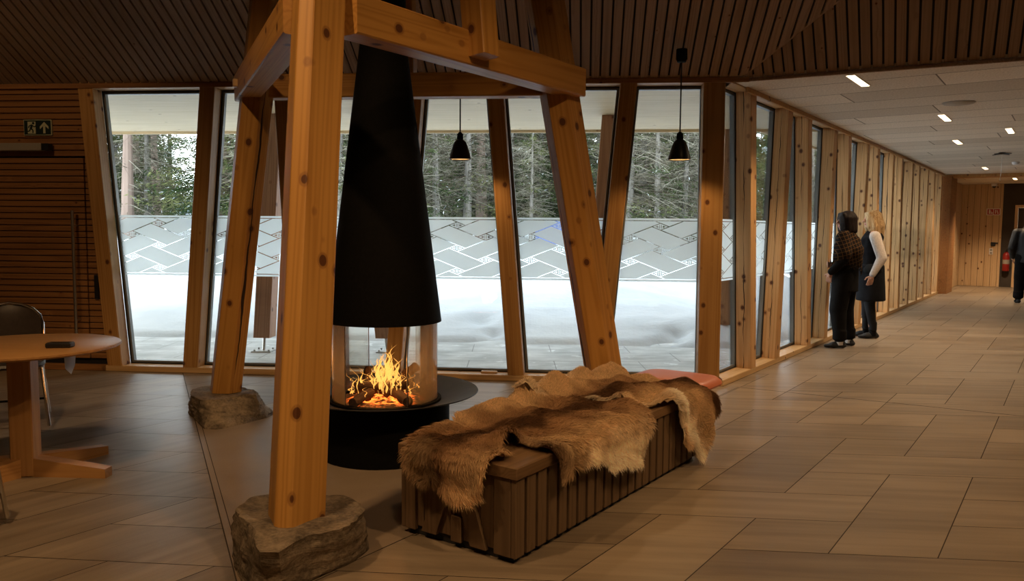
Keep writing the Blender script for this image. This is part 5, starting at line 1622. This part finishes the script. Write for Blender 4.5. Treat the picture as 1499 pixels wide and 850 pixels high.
def build_person(loc, heading, s, label, spec):
    F = hv(heading); Rr = Vector((F.y, -F.x, 0))
    m = frame(Vector((loc[0], loc[1], 0)), Rr, F, UP) @ Matrix.Scale(s, 4)
    root = empty('person', (loc[0], loc[1], 0)); tag(root, label, 'person')
    J = spec
    b = Body()
    hc = J['head']; P = head(b, hc, J['yaw'], J.get('pitch', 0))
    b.cap((hc[0]*0.6, -0.015, 1.36), (hc[0], hc[1]-0.015, hc[2]-0.06), 0.056, 0.050)
    for sx in (-1, 1):
        sh, el, wr = Vector(J['sh'][sx]), Vector(J['el'][sx]), Vector(J['wr'][sx])
        b.cap(sh, el, 0.050, 0.040); b.cap(el, wr, 0.040, 0.026)
        hd = J['hand'][sx]; hand(b, wr, hd[0], hd[1], hd[2], 0.95, hd[3])
        b.cap((sx*0.09, 0, 0.84), J['kn'][sx], 0.088, 0.058); b.cap(J['kn'][sx], J['an'][sx], 0.056, 0.036)
        an = Vector(J['an'][sx]); a = J['fy'][sx]
        b.cap(an+Vector((0, 0, -0.03)), an+Vector((-math.sin(a)*0.10, math.cos(a)*0.10, -0.05)), 0.036, 0.028)
        b.cap((0, 0, 1.33), sh, 0.07, 0.058)
    b.cap((0, 0.0, 0.88), (0, 0.0, 1.05), 0.135, 0.115, 1.15, 0.85); b.cap((0, 0.0, 1.05), (0, 0.0, 1.28), 0.115, 0.125, 1.15, 0.85)
    me = b.remesh('body', 0.0055, 2); paint(me, P, SKIN)
    link('body', me, M['skin'], root, m)
    for nm, fn, mt in J['clothes']:
        q = Body(); fn(q, J, P)
        me = q.remesh(nm, 0.011, 4)
        link(nm, me, mt, root, m)
    for sx in (-1, 1):
        q = Body(); an = J['an'][sx]; shoe(q, an, J['fy'][sx], top=J.get('shoe_top', 0.075))
        g = link('shoe', q.remesh('shoe', 0.007, 2), cloth['shoe'], root, m)
        mb = MB(); mb.tube([Vector(an)+Vector((0, -0.005, -0.035)), Vector(an)+Vector((0, 0, 0.05))], [0.046, 0.044], 16); mb.build('sock', J.get('sock', cloth['black']), root, m)
        mb = MB(); a, bb = sole(an, J['fy'][sx], wd=0.053, L=0.262, z1=J['sole'][1]); mb.prism(a, bb); mb.build('sole', J['sole'][0], g, m)
    return root, m, P

# --- woman with the plaid shawl
def trousers(q, J, P, r=(0.122, 0.102, 0.080)):
    for sx in (-1, 1):
        q.cap((sx*0.085, -0.005, 0.86), J['kn'][sx], r[0], r[1]); an = Vector(J['an'][sx]); q.cap(J['kn'][sx], an+Vector((0, 0, 0.06)), r[1]*0.97, r[2]*0.9); q.frus(an+Vector((0, 0, 0.025)), an+Vector((0, 0, 0.14)), (r[2], r[2]), (r[2], r[2]))
    q.cap((-0.07, 0, 0.88), (0.07, 0, 0.88), 0.125, 0.125)
def sleeves(q, J, r=(0.068, 0.058, 0.045), sides=(-1, 1), short=0.02):
    for sx in sides:
        sh, el, wr = Vector(J['sh'][sx]), Vector(J['el'][sx]), Vector(J['wr'][sx])
        q.cap(sh, el, r[0], r[1]); q.cap(el, wr-(wr-el).normalized()*short, r[1], r[2])
def w1_tunic(q, J, P):
    q.frus((0, 0.0, 0.68), (0, 0.0, 0.98), (0.192, 0.150), (0.180, 0.145)); q.cap((0, 0.0, 0.95), (0, 0.0, 1.24), 0.165, 0.155, 1.05, 0.82)
    q.cap((-0.13, 0, 1.30), (0.13, 0, 1.30), 0.075, 0.075); sleeves(q, J)
def w1_shawl(q, J, P):
    q.cap((0, -0.03, 1.19), (0, -0.015, 1.33), 0.205, 0.105, 1.12, 0.80)
    q.cap((-0.225, -0.03, 1.13), (-0.14, 0, 1.325), 0.098, 0.085); q.cap((0.225, 0.0, 1.13), (0.14, 0, 1.325), 0.098, 0.085)
    q.cap((0.06, -0.10, 1.05), (0.02, -0.08, 1.25), 0.10, 0.11, 1.2, 0.75)
    q.cap((-0.08, -0.01, 1.365), (0.08, -0.01, 1.365), 0.055, 0.055)
    q.cap((-0.22, 0.03, 1.09), (-0.19, 0.01, 1.22), 0.060, 0.08)
def w1_hair(q, J, P):
    c0 = P(0, -0.02, 0.035); q.ball(c0, (0.092, 0.110, 0.100), 24, 16)
    for k in range(13):
        a = math.radians(28+(360-56)*k/12)   # all round except the face
        v0 = P(0.062*math.sin(a), 0.080*math.cos(a)-0.012, 0.045); v1 = P(0.080*math.sin(a), 0.085*math.cos(a)-0.022, -0.10-0.015*math.sin(k*2.1))
        q.cap(v0, v1, 0.040, 0.030)
    q.cap(P(-0.05, 0.055, 0.085), P(0.05, 0.055, 0.085), 0.028, 0.028)
J1 = dict(head=(0.0, 0.015, 1.515), yaw=math.radians(38), sh={-1: (-0.165, 0, 1.31), 1: (0.165, 0, 1.31)}, el={-1: (-0.245, -0.05, 1.07), 1: (0.235, 0.02, 1.05)}, wr={-1: (-0.205, 0.115, 0.905), 1: (0.12, 0.19, 0.98)},
          hand={-1: ((0.25, 0.25, -0.9), (0.9, -0.1, 0.1), (0, 0.8, 0.3), 0.6), 1: ((-0.8, 0.3, 0.1), (0, -0.9, 0.1), (0, 0.2, 1), 0.6)},
          kn={-1: (-0.115, 0.035, 0.46), 1: (0.115, 0.02, 0.46)}, an={-1: (-0.135, 0.0, 0.075), 1: (0.135, -0.03, 0.075)}, fy={-1: math.radians(30), 1: math.radians(-6)},
          sole=(cloth['solebrown'], 0.014), sock=cloth['sock'],
          clothes=[('trousers', trousers, cloth['black']), ('tunic', w1_tunic, cloth['black']), ('shawl', w1_shawl, M['plaid']), ('hair', w1_hair, cloth['hair_dark'])])
r1, m1, P1 = build_person((4.02, 9.60), -52, 1.0, 'woman with dark bob, plaid shawl and black trousers looking out through the corridor glazing', J1)
mb = MB(); rf = random.Random(3)
for k in range(90):
    a = math.radians(150+240*k/89); x = 0.225*math.sin(a); y = -0.02+0.16*math.cos(a); z = 1.02+0.05*abs(math.sin(a)) - (0.05 if x > 0 else 0)
    p = Vector((x*0.96, y*0.98, z)); e = p+Vector((rf.gauss(0, 0.008), rf.gauss(0, 0.006), -0.075-rf.random()*0.03))
    mb.tube([p+UP*0.04, p, e], [0.004, 0.004, 0.002], 4, cap=False)
mb.build('fringe', M['plaid'], r1, m1, weld=False)
# --- blonde woman
def w2_dress(q, J, P):
    q.frus((0, 0.0, 0.485), (0, 0.0, 0.94), (0.205, 0.180), (0.172, 0.150)); q.cap((0, 0.0, 0.92), (0, 0.005, 1.26), 0.155, 0.145, 1.05, 0.85)
    q.cap((-0.10, 0, 1.30), (0.10, 0, 1.30), 0.068, 0.068); q.cap((0, -0.03, 1.30), (0, 0.03, 1.24), 0.10, 0.12)
def w2_sleeves(q, J, P):
    sleeves(q, J, (0.070, 0.062, 0.040), short=0.01)
    q.cap((-0.12, 0, 1.325), (0.12, 0, 1.325), 0.050, 0.050)
def w2_leg(q, J, P): trousers(q, J, P, (0.10, 0.070, 0.050))
def w2_hair(q, J, P):
    q.ball(P(0, -0.018, 0.035), (0.090, 0.108, 0.098), 24, 16)
    for k in range(15):
        a = math.radians(34+(360-68)*k/14); w1_ = 0.015*math.sin(k*2.7)
        v0 = P(0.060*math.sin(a), 0.078*math.cos(a)-0.012, 0.04); v1 = P((0.088+w1_)*math.sin(a), (0.092+w1_)*math.cos(a)-0.03, -0.08); v2 = P((0.085-w1_)*math.sin(a), (0.085-w1_)*math.cos(a)-0.045, -0.185-0.025*math.sin(k*1.7))
        q.cap(v0, v1, 0.036, 0.036); q.cap(v1, v2, 0.036, 0.020)
    q.cap(P(-0.05, 0.058, 0.080), P(0.05, 0.058, 0.080), 0.026, 0.026)
J2 = dict(head=(0.0, 0.02, 1.52), yaw=math.radians(14), sh={-1: (-0.165, -0.005, 1.31), 1: (0.165, 0, 1.31)}, el={-1: (-0.20, -0.09, 1.04), 1: (0.21, -0.02, 1.04)}, wr={-1: (-0.205, 0.015, 0.82), 1: (0.21, 0.07, 0.82)},
          hand={-1: ((0.05, 0.22, -0.95), (0.9, 0.1, 0), (0, 0.9, 0.2), 0.45), 1: ((-0.05, 0.25, -0.95), (-0.9, 0.1, 0), (0, 0.9, 0.2), 0.45)},
          kn={-1: (-0.085, 0.02, 0.46), 1: (0.085, 0.035, 0.46)}, an={-1: (-0.09, -0.03, 0.075), 1: (0.09, 0.03, 0.075)}, fy={-1: math.radians(10), 1: math.radians(-8)},
          sole=(cloth['solewhite'], 0.026),
          clothes=[('leggings', w2_leg, cloth['leggings']), ('dress', w2_dress, cloth['navy']), ('sleeves', w2_sleeves, cloth['sleeve']), ('hair', w2_hair, cloth['hair_blonde'])])
build_person((4.73, 10.47), -72, 1.02, 'blonde woman in a black pinafore with pale sleeves beside the woman in the shawl', J2)
# --- man by the far door
def m_jacket(q, J, P):
    q.frus((0, 0.0, 0.76), (0, 0.0, 1.04), (0.195, 0.150), (0.185, 0.145)); q.cap((0, 0.0, 1.02), (0, 0.0, 1.27), 0.168, 0.160, 1.18, 0.82)
    q.cap((-0.14, 0, 1.32), (0.14, 0, 1.32), 0.080, 0.080); q.cap((-0.04, -0.015, 1.40), (0.04, -0.015, 1.40), 0.062, 0.062); sleeves(q, J, (0.082, 0.070, 0.055))
def m_hair(q, J, P):
    q.ball(P(0, -0.020, 0.040), (0.080, 0.096, 0.086), 24, 16); q.cap(P(-0.04, -0.075, -0.03), P(0.04, -0.075, -0.03), 0.034, 0.034)
def m_tr(q, J, P): trousers(q, J, P, (0.122, 0.098, 0.088))
J3 = dict(head=(0.0, 0.03, 1.53), yaw=math.radians(-10), sh={-1: (-0.19, 0, 1.32), 1: (0.19, 0, 1.32)}, el={-1: (-0.26, -0.04, 1.04), 1: (0.26, -0.03, 1.04)}, wr={-1: (-0.23, 0.12, 0.86), 1: (0.24, 0.10, 0.84)},
          hand={-1: ((0.1, 0.35, -0.9), (0.9, 0, 0), (0, 0.9, 0.2), 0.5), 1: ((-0.1, 0.35, -0.9), (-0.9, 0, 0), (0, 0.9, 0.2), 0.5)},
          kn={-1: (-0.11, 0.01, 0.46), 1: (0.11, 0.03, 0.46)}, an={-1: (-0.12, -0.03, 0.075), 1: (0.12, 0.0, 0.075)}, fy={-1: math.radians(12), 1: math.radians(-10)},
          sole=(cloth['solebrown'], 0.02),
          clothes=[('trousers', m_tr, cloth['black']), ('jacket', m_jacket, cloth['jacket']), ('hair', m_hair, cloth['hair_short'])])
build_person((10.22, 15.80), 28, 1.06, 'person in black jacket and trousers standing near the far door, seen from behind', J3)

# ================================================================== OUTSIDE
# eave boards over the terrace, along both glazed walls
OUT_W = 3.55
mb = MB(); pitch = 0.148
def sE(o): return (0.5*o-0.25)/0.866
def tE(o): return (3.62-0.5*o)/0.866
off = 0.24; k = 0
while off < OUT_W:
    o2 = min(off+pitch-0.004, OUT_W)
    a = [Vector((-14, off, 0)), Vector((sE(off), off, 0)), Vector((sE(o2), o2, 0)), Vector((-14, o2, 0))]
    mb.prism(a, [p+UP*0.02 for p in a]); off += pitch
mb.mi = 1; a = [Vector((-14, 0.24, 0.021)), Vector((sE(0.24), 0.24, 0.021)), Vector((sE(OUT_W), OUT_W, 0.021)), Vector((-14, OUT_W, 0.021))]
mb.prism(a, [p+UP*0.20 for p in a])
mb.mi = 2; mb.box((-14, OUT_W, -0.035), (sE(OUT_W), OUT_W+0.04, 0.22))
struct('roof_eave', mb, [M['soffit'], M['hallcap'], M['soffit']], None, frame(K + UP*2.72, w, nb, UP), weld=False)
mb = MB(); off = 0.24; OUT_W = 0.9
while off < OUT_W:
    o2 = min(off+pitch-0.004, OUT_W)
    a = [Vector((tE(off), off, 0)), Vector((18, off, 0)), Vector((18, o2, 0)), Vector((tE(o2), o2, 0))]
    mb.prism(a, [p+UP*0.02 for p in a]); off += pitch
mb.mi = 1; a = [Vector((tE(0.24), 0.24, 0.021)), Vector((18, 0.24, 0.021)), Vector((18, OUT_W, 0.021)), Vector((tE(OUT_W), OUT_W, 0.021))]
mb.prism(a, [p+UP*0.20 for p in a])
mb.mi = 2; mb.box((tE(OUT_W), OUT_W, -0.035), (18, OUT_W+0.04, 0.22))
struct('roof_eave_corridor', mb, [M['soffit'], M['hallcap'], M['soffit']], None, frame(K + UP*2.72, c, -nc, UP), weld=False)
# terrace paving
def miter(off, s=-16): return [W(s, 0, 0.22), W(-0.577*0.22, 0, 0.22), W(-0.577*off, 0, off), W(s, 0, off)]
mb = MB()
for quad in (miter(2.9), [Cr(0.577*0.22, 0, 0.22), Cr(20, 0, 0.22), Cr(20, 0, 2.9), Cr(0.577*2.9, 0, 2.9)]):
    lo = [Vector((p.x, p.y, -0.10)) for p in quad]; hi = [Vector((p.x, p.y, 0.002)) for p in quad]; mb.prism(lo, hi)
struct('terrace_ground', mb, M['deck'], None, Matrix.Identity(4), weld=False)
# snow field
def snow_h(x, y):
    p = Vector((x, y, 0))-K
    off = min(-p.dot(nw), -p.dot(nc)+1.9)
    n = noise.noise(Vector((x*0.5, y*0.5, 2.0))); n2 = noise.noise(Vector((x*1.7, y*1.7, 5.0))); n3 = noise.noise(Vector((x*5, y*5, 1.0)))
    e = off + n*0.10+n2*0.05
    h = -0.03 + 0.10*sm(e, 2.25, 2.55) + 0.12*sm(e, 2.5, 3.6) + 0.42*sm(e, 2.9, 6.0) + 0.48*sm(e, 5.0, 10) + 0.16*sm(e, 10, 22)
    for px_, py_, pr in ((-0.30, 9.75, 0.16), (-0.22, 10.15, 0.13), (-0.42, 10.7, 0.18), (-0.05, 9.9, 0.10), (1.98, 9.75, 0.15), (2.12, 10.05, 0.12), (1.80, 9.62, 0.10)):
        h -= 0.10*math.exp(-((x-px_)**2+((y-py_)*0.8)**2)/pr**2)
    return off, h + (0.05*n+0.035*n2)*sm(e, 2.6, 5) + 0.012*n3*sm(e, 2.3, 2.8)
V, F, id_ = [], [], {}
def gridpts(a, b, fine, coarse, f0, f1):
    v = a; out = []
    while v < b:
        out.append(v); v += fine if f0 <= v <= f1 else coarse
    out.append(b); return out
gx = gridpts(-60, 60, 0.09, 2.0, -7, 6); gy = gridpts(6, 95, 0.07, 1.6, 8.8, 13)
for i, x in enumerate(gx):
    for j, y in enumerate(gy):
        off, h = snow_h(x, y); id_[(i, j)] = len(V); V.append((x, y, h))
def ok(i, j):
    x, y, _ = V[id_[(i, j)]]; p = Vector((x, y, 0))-K
    return -p.dot(nw) > 2.0 and -p.dot(nc) > 0.28
for i in range(len(gx)-1):
    for j in range(len(gy)-1):
        q = [(i, j), (i+1, j), (i+1, j+1), (i, j+1)]
        if all(ok(*t) for t in q): F.append([id_[t] for t in q])
o = link('snow_ground', mesh_pydata('snow_ground', V, F, True), M['snow']); o['kind'] = 'structure'
# far hills across the valley
V, F = [], []
nx_, ny_ = 90, 12
for i in range(nx_+1):
    for j in range(ny_+1):
        x = -330+i*6.0; y = 240+j*16
        h = (sm(j, 0, 9)*(14+5*noise.noise(Vector((x*0.02, 3, 0)))+3*noise.noise(Vector((x*0.06, 1, 0)))) + 1.5*noise.noise(Vector((x*0.1, y*0.1, 0))))-0.6
        V.append((x, y, h))
for i in range(nx_):
    for j in range(ny_):
        a = i*(ny_+1)+j; F.append((a, a+ny_+1, a+ny_+2, a+1))
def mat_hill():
    m, nt, b = newmat('hazy_snowy_wooded_hill')
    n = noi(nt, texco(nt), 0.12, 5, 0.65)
    nt.links.new(mixc(nt, n.step(0.42, 0.58), (0.62, 0.70, 0.80), (0.20, 0.29, 0.38)), b.inputs['Base Color']); setp(b, rough=1.0, spec=0.0)  # distance haze put into the pale grey-blue snow and forest colours
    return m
o = link('hills', mesh_pydata('hills', V, F, True), mat_hill()); o['kind'] = 'structure'

# outdoor posts on steel feet under the eave
def outpost(foot, top, label, wd=0.19, base_z=0.16):
    foot, top = Vector(foot), Vector(top)
    d = (top-foot).normalized(); lo = foot + d*(base_z/d.z)
    r = empty('outdoor_post', foot); tag(r, label, 'outdoor post', 'leaning posts under the eave')
    timber('timber', foot, top, w, rect(wd, wd), M['outpost'], r, flat=(base_z, top.z))
    mb = MB(); mb.box((foot.x-0.11, foot.y-0.11, 0.002), (foot.x+0.11, foot.y+0.11, 0.016)); mb.tube([foot+UP*0.01, lo+UP*0.005], 0.018, 10)
    for sx in (-1, 1):
        for sy in (-1, 1): mb.tube([foot+Vector((sx*0.08, sy*0.08, 0.012)), foot+Vector((sx*0.08, sy*0.08, 0.032))], 0.012, 6)
    mb.build('steel_foot', M['steel'], r, weld=False)
outpost((-2.80, 8.92, 0), (-2.80, 9.52, 2.72), 'leaning outdoor post on a steel foot, seen between the two left tower columns')
outpost((-1.41, 8.95, 0), (-1.78, 9.45, 2.72), 'leaning outdoor post behind the fireplace hood and glass')
outpost((0.92, 9.05, 0), (1.13, 9.43, 2.72), 'leaning outdoor post seen just left of the tall slanted window post')
p = Vector((2.80, 10.5, 0)); q = Vector((2.86, 10.62, 2.72))
outpost(p, q, 'outdoor post seen through the first narrow corridor pane by the corner', 0.16)

# ---- trees
GRN = [(0.030, 0.052, 0.018), (0.050, 0.075, 0.024), (0.085, 0.105, 0.034), (0.020, 0.038, 0.016), (0.11, 0.12, 0.05)]
def tree_mesh(name, seed, H, r0, zfol, L0, nbr, ncard, ntwig, bark, snowy=0.06, card=0.085):
    rf = random.Random(seed)
    V, F, C = [], [], []
    n = 9; segs = 12
    for j in range(segs+1):
        f = j/segs; z = -0.3+f*(H+0.3)
        r = r0*(1-f*0.93)
        for k in range(n):
            a = 2*PI*k/n
            rr = r*(1+0.10*noise.noise(Vector((math.cos(a)*2+seed, math.sin(a)*2, z*1.5))))
            V.append((rr*math.cos(a)+0.05*noise.noise(Vector((z*0.3, seed, 0))), rr*math.sin(a), z))
            t = 0.8+0.4*rf.random(); C.append(tuple(x*t for x in bark))
    for j in range(segs):
        for k in range(n): F.append((j*n+k, j*n+(k+1) % n, (j+1)*n+(k+1) % n, (j+1)*n+k))
    def stick(p, q, r, col):
        b = len(V); d = (q-p).normalized(); a = d.orthogonal().normalized(); e = d.cross(a)
        for pt, rr in ((p, r), (q, r*0.35)):
            for k in range(3):
                t = 2*PI*k/3; V.append(tuple(pt+(a*math.cos(t)+e*math.sin(t))*rr)); C.append(col)
        for k in range(3): F.append((b+k, b+(k+1) % 3, b+3+(k+1) % 3, b+3+k))
    for i in range(ntwig):
        z = 0.8+rf.random()*min(5.0, H*0.6); a = rf.random()*2*PI; L = 0.35+rf.random()*1.1
        p = Vector((0, 0, z)); q = Vector((math.cos(a)*L, math.sin(a)*L, z+(rf.random()-0.62)*L*0.8))
        cc = rf.choice([(0.16, 0.145, 0.11), (0.26, 0.25, 0.20), (0.09, 0.08, 0.06)])
        m_ = (p+q)/2+Vector((0, 0, 0.05*rf.random())); stick(p, m_, 0.012, cc); stick(m_, q, 0.008, cc)
        for k in range(3):
            b0 = p+(q-p)*(0.3+0.65*rf.random()); stick(b0, b0+Vector((rf.gauss(0, 0.18), rf.gauss(0, 0.18), rf.gauss(-0.08, 0.12))), 0.005, cc)
    for i in range(nbr):
        f = (i+rf.random())/nbr
        z = zfol+(H-zfol)*(f**1.35); a = rf.random()*2*PI; L = L0*(1-(z/H)**1.2)*(0.65+0.5*rf.random())+0.15
        d = Vector((math.cos(a), math.sin(a), 0))
        def bp(t): return Vector((0, 0, z))+d*L*t+UP*(-0.30*L*t+0.14*L*t*t)
        stick(bp(0), bp(0.5), 0.014, (0.05, 0.035, 0.025)); stick(bp(0.5), bp(1.0), 0.009, (0.05, 0.035, 0.025))
        gcol = rf.choice(GRN)
        for q in range(ncard):
            t = 0.12+0.88*rf.random()**0.8
            sp = (0.10+0.16*L*(1-t*0.6))
            p = bp(t)+Vector((rf.gauss(0, sp*0.55), rf.gauss(0, sp*0.55), rf.gauss(-0.05, 0.07)))
            s_ = card*(0.55+0.9*rf.random())
            u = Vector((d.x*0.7+rf.gauss(0, 0.7), d.y*0.7+rf.gauss(0, 0.7), rf.gauss(-0.35, 0.4))).normalized()
            v = Vector((rf.gauss(0, 1), rf.gauss(0, 1), rf.gauss(0, 1))); v = (v-u*v.dot(u)).normalized()
            b = len(V); V += [tuple(p-u*s_), tuple(p+v*s_*0.17), tuple(p+u*s_), tuple(p-v*s_*0.17)]
            k = 0.7+0.7*rf.random(); cc = tuple(x*k for x in gcol)
            if rf.random() < snowy: cc = (0.72, 0.77, 0.80)
            C += [cc]*4; F.append((b, b+1, b+2, b+3))
    me = mesh_pydata(name, V, F)
    at = me.color_attributes.new('Col', 'FLOAT_COLOR', 'POINT'); at.data.foreach_set('color', np.array([(*k, 1) for k in C], dtype=np.float32).ravel())
    return me
TM = {'spruce': tree_mesh('spruce', 1, 6.2, 0.16, 0.9, 1.9, 80, 170, 60, (0.085, 0.065, 0.05), 0.02, 0.055),
      'dense': tree_mesh('dense_spruce', 2, 5.6, 0.14, 0.5, 1.8, 90, 185, 40, (0.075, 0.06, 0.045), 0.03, 0.055),
      'bare': tree_mesh('bare_stem_spruce', 3, 6.6, 0.12, 0.9, 1.3, 46, 100, 330, (0.20, 0.19, 0.17), 0.015, 0.045),
      'pine': tree_mesh('pine', 4, 7.0, 0.21, 4.4, 1.8, 40, 80, 70, (0.24, 0.18, 0.15), 0.02, 0.06),
      'young': tree_mesh('young_spruce', 5, 4.5, 0.07, 0.25, 1.2, 60, 70, 20, (0.09, 0.07, 0.05), 0.02, 0.05)}
LBL = {'spruce': ('spruce_tree', 'snow dusted green spruce tree standing in the snow beyond the terrace', 'spruces beyond the terrace'),
       'dense': ('spruce_tree', 'dense dark green spruce tree with branches to the snow beyond the terrace', 'dense spruces beyond the terrace'),
       'bare': ('spruce_tree', 'slender grey tree stem with dead lower twigs beyond the terrace', 'bare stemmed trees beyond the terrace'),
       'pine': ('pine_tree', 'thick reddish pine trunk with a high crown beyond the terrace', 'pines beyond the terrace'),
       'young': ('spruce_tree', 'young low bushy spruce tree growing between the trunks outside', 'young spruces beyond the terrace')}
for me in TM.values(): me.materials.append(M['needles'])
def tree(kind, u, Y, sc=1.0, rot=0.0, label=None):
    x = u*Y
    if snow_h(x, Y)[0] < 6.3: return
    o = bpy.data.objects.new(LBL[kind][0], TM[kind]); COL.objects.link(o)
    off, h = snow_h(x, Y)
    o.location = (x, Y, h-0.02); o.scale = (sc, sc, sc); o.rotation_euler = (rf.gauss(0, 0.015), rf.gauss(0, 0.015), rot)
    tag(o, label or LBL[kind][1], 'tree', LBL[kind][2])
rf = random.Random(21)
# u = sideways / distance
tree('pine', -0.482, 20, 0.85, 1.0, 'thick grey trunk nearest the left leaning window post outside')
tree('pine', -0.469, 24, 0.9, 2.6, 'mossy pine trunk second from the left leaning window post outside'); tree('pine', -0.443, 23, 0.75, 4.0, 'darker pine trunk beside the gap of open sky at the left')
tree('dense', -0.458, 27, 0.9, 2.0); tree('spruce', -0.475, 29, 1.0, 0.3); tree('dense', -0.51, 21, 0.8, 4.0); tree('spruce', -0.452, 31, 1.1, 3.0); tree('young', -0.446, 24, 0.75, 1.4)
tree('dense', -0.350, 21, 1.0, 5.2); tree('spruce', -0.372, 27, 1.1, 5.0); tree('bare', -0.31, 19, 1.0, 0.5); tree('spruce', -0.428, 33, 1.0, 2.2)
tree('pine', -0.039, 20, 0.85, 2.2, 'thick reddish pine trunk seen right of the left pendant lamp')
for uu, Y, sc in ((-0.057, 19, 0.95), (-0.029, 21, 0.9), (-0.092, 20, 0.6), (-0.001, 20, 0.75), (0.023, 19, 0.5), (0.044, 22, 0.8), (0.163, 19, 0.9), (0.182, 18, 0.8), (0.196, 21, 0.7), (0.214, 18, 0.75), (0.224, 22, 0.9), (0.172, 25, 1.0), (0.011, 26, 1.0), (-0.074, 27, 1.0)): tree('bare', uu, Y, sc, rf.random()*6)
for row, (Y, du) in enumerate(((18.0, 0.075), (21.5, 0.050), (25, 0.044), (30, 0.040), (36, 0.036))):
    u = -0.62+rf.random()*0.03
    while u < 0.45:
        uu = u+rf.gauss(0, 0.012)
        left = uu < -0.335
        if not (-0.446 < uu < -0.37) and not (left and row not in (1, 3)) and not (row == 0 and abs(uu) < 0.07):
            k = rf.choices(['spruce', 'dense', 'bare', 'pine', 'young'], [0.14, 0.06, 0.62, 0.08, 0.10] if row < 3 else [0.42, 0.30, 0.20, 0.06, 0.02])[0]
            if row == 0: k = 'bare'
            tree(k, uu, Y+rf.gauss(0, 0.9), 0.75+0.45*rf.random(), rf.random()*6.28)
        u += du
# the wood further back, too deep to count
V, F, C = [], [], []
for i in range(420):
    Y = 42+rf.random()*38; u = -0.7+1.4*rf.random()
    x = u*Y
    if u < -0.34 or snow_h(x, Y)[0] < 9: continue
    h = snow_h(x, Y)[1]; H = 5.0+rf.random()*3.5; R = 1.5+rf.random()*0.8
    for q in range(60):
        f = rf.random(); z = h+0.3+f*H; r = R*(1-f)+0.1; a = rf.random()*6.28; rr = r*(0.5+0.5*rf.random())
        p = Vector((x+rr*math.cos(a), Y+rr*math.sin(a), z)); s_ = 0.35+0.3*rf.random()
        uu = Vector((math.cos(a), math.sin(a), -0.5)); v = Vector((-math.sin(a), math.cos(a), rf.gauss(0, 0.3)))
        b = len(V); V += [tuple(p-uu*s_), tuple(p+v*s_*0.6), tuple(p+uu*s_), tuple(p-v*s_*0.6)]
        k = 0.6+0.7*rf.random(); cc = (0.035*k, 0.052*k, 0.026*k) if rf.random() > 0.1 else (0.6, 0.66, 0.7)
        C += [cc]*4; F.append((b, b+1, b+2, b+3))
me = mesh_pydata('forest', V, F); at = me.color_attributes.new('Col', 'FLOAT_COLOR', 'POINT'); at.data.foreach_set('color', np.array([(*k, 1) for k in C], dtype=np.float32).ravel())
o = link('forest', me, M['needles']); tag(o, 'dark dense conifer forest far behind the standing trunks', 'forest', kind='stuff')
# blue tarpaulin among the trees
V, F = [], []
for i in range(13):
    for j in range(7):
        u = i/12; v = j/6
        V.append((0.55+1.0*u, 18.6+0.5*v, 0.98+0.62*v*(1-0.25*(2*u-1)**2)+0.05*noise.noise(Vector((u*4, v*4, 0)))))
for i in range(12):
    for j in range(6): F.append((i*7+j, (i+1)*7+j, (i+1)*7+j+1, i*7+j+1))
mb = MB(); mb.add(V, F, True)
b2 = [(x, y+0.6-0.55*(z-0.95), z) for x, y, z in V]; mb.add(b2, [tuple(reversed(f)) for f in F], True)
o = mb.build('tarpaulin', M['tarp'], None, None, weld=False); tag(o, 'blue tarpaulin covering a heap between the trees outside', 'tarpaulin')

# ================================================================== LIGHT, SKY, CAMERA
wd = bpy.data.worlds.new('overcast'); SC.world = wd; wd.use_nodes = True
nt = wd.node_tree; bg = nt.nodes['Background']
g = nt.nodes.new('ShaderNodeTexCoord'); _, _, gz = sep(nt, g.outputs['Generated'])
nt.links.new(mixc(nt, gz.step(0.12, 0.75), (0.90, 0.96, 1.0), (0.30, 0.335, 0.37)), bg.inputs[0])
bg.inputs[1].default_value = WORLD
def spot(name, loc, tgt, e, size, col=(1.0, 0.61, 0.29), rad=0.10, blend=0.6):
    L = bpy.data.lights.new(name, 'SPOT'); L.energy = e; L.color = col; L.spot_size = math.radians(size); L.spot_blend = blend; L.shadow_soft_size = rad
    o = bpy.data.objects.new(name, L); COL.objects.link(o); o.location = loc
    o.rotation_euler = (Vector(tgt)-Vector(loc)).to_track_quat('-Z', 'Y').to_euler()
for a in SPOTS: spot(*a)
L = bpy.data.lights.new('fire_glow', 'POINT'); L.energy = 9; L.color = (1.0, 0.36, 0.08); L.shadow_soft_size = 0.10
o = bpy.data.objects.new('fire_glow', L); COL.objects.link(o); o.location = (FX+0.02, FY-0.04, 0.52)

cam = bpy.data.cameras.new('camera'); co = bpy.data.objects.new('camera', cam); COL.objects.link(co)
cam.sensor_width = 36.0; cam.lens = 36.0*1166.0/1499.0; cam.clip_start = 0.05; cam.clip_end = 2000
co.location = (0, 0, 1.4)
pit = math.atan(90.2/1166)
co.matrix_world = Matrix.Translation((0, 0, 1.4)) @ Matrix.Rotation(PI/2-pit, 4, 'X') @ Matrix.Rotation(math.atan(0.0075), 4, 'Z')
SC.camera = co
SC.view_settings.view_transform = 'Standard'; SC.view_settings.look = 'None'; SC.view_settings.gamma = 1.0; SC.view_settings.exposure = EXPOSURE
SC.view_settings.use_curve_mapping = False
SC.cycles.use_denoising = True
SC.cycles.max_bounces = 8; SC.cycles.diffuse_bounces = 4; SC.cycles.glossy_bounces = 3; SC.cycles.transparent_max_bounces = 24; SC.cycles.transmission_bounces = 4
SC.cycles.sample_clamp_indirect = 4.0
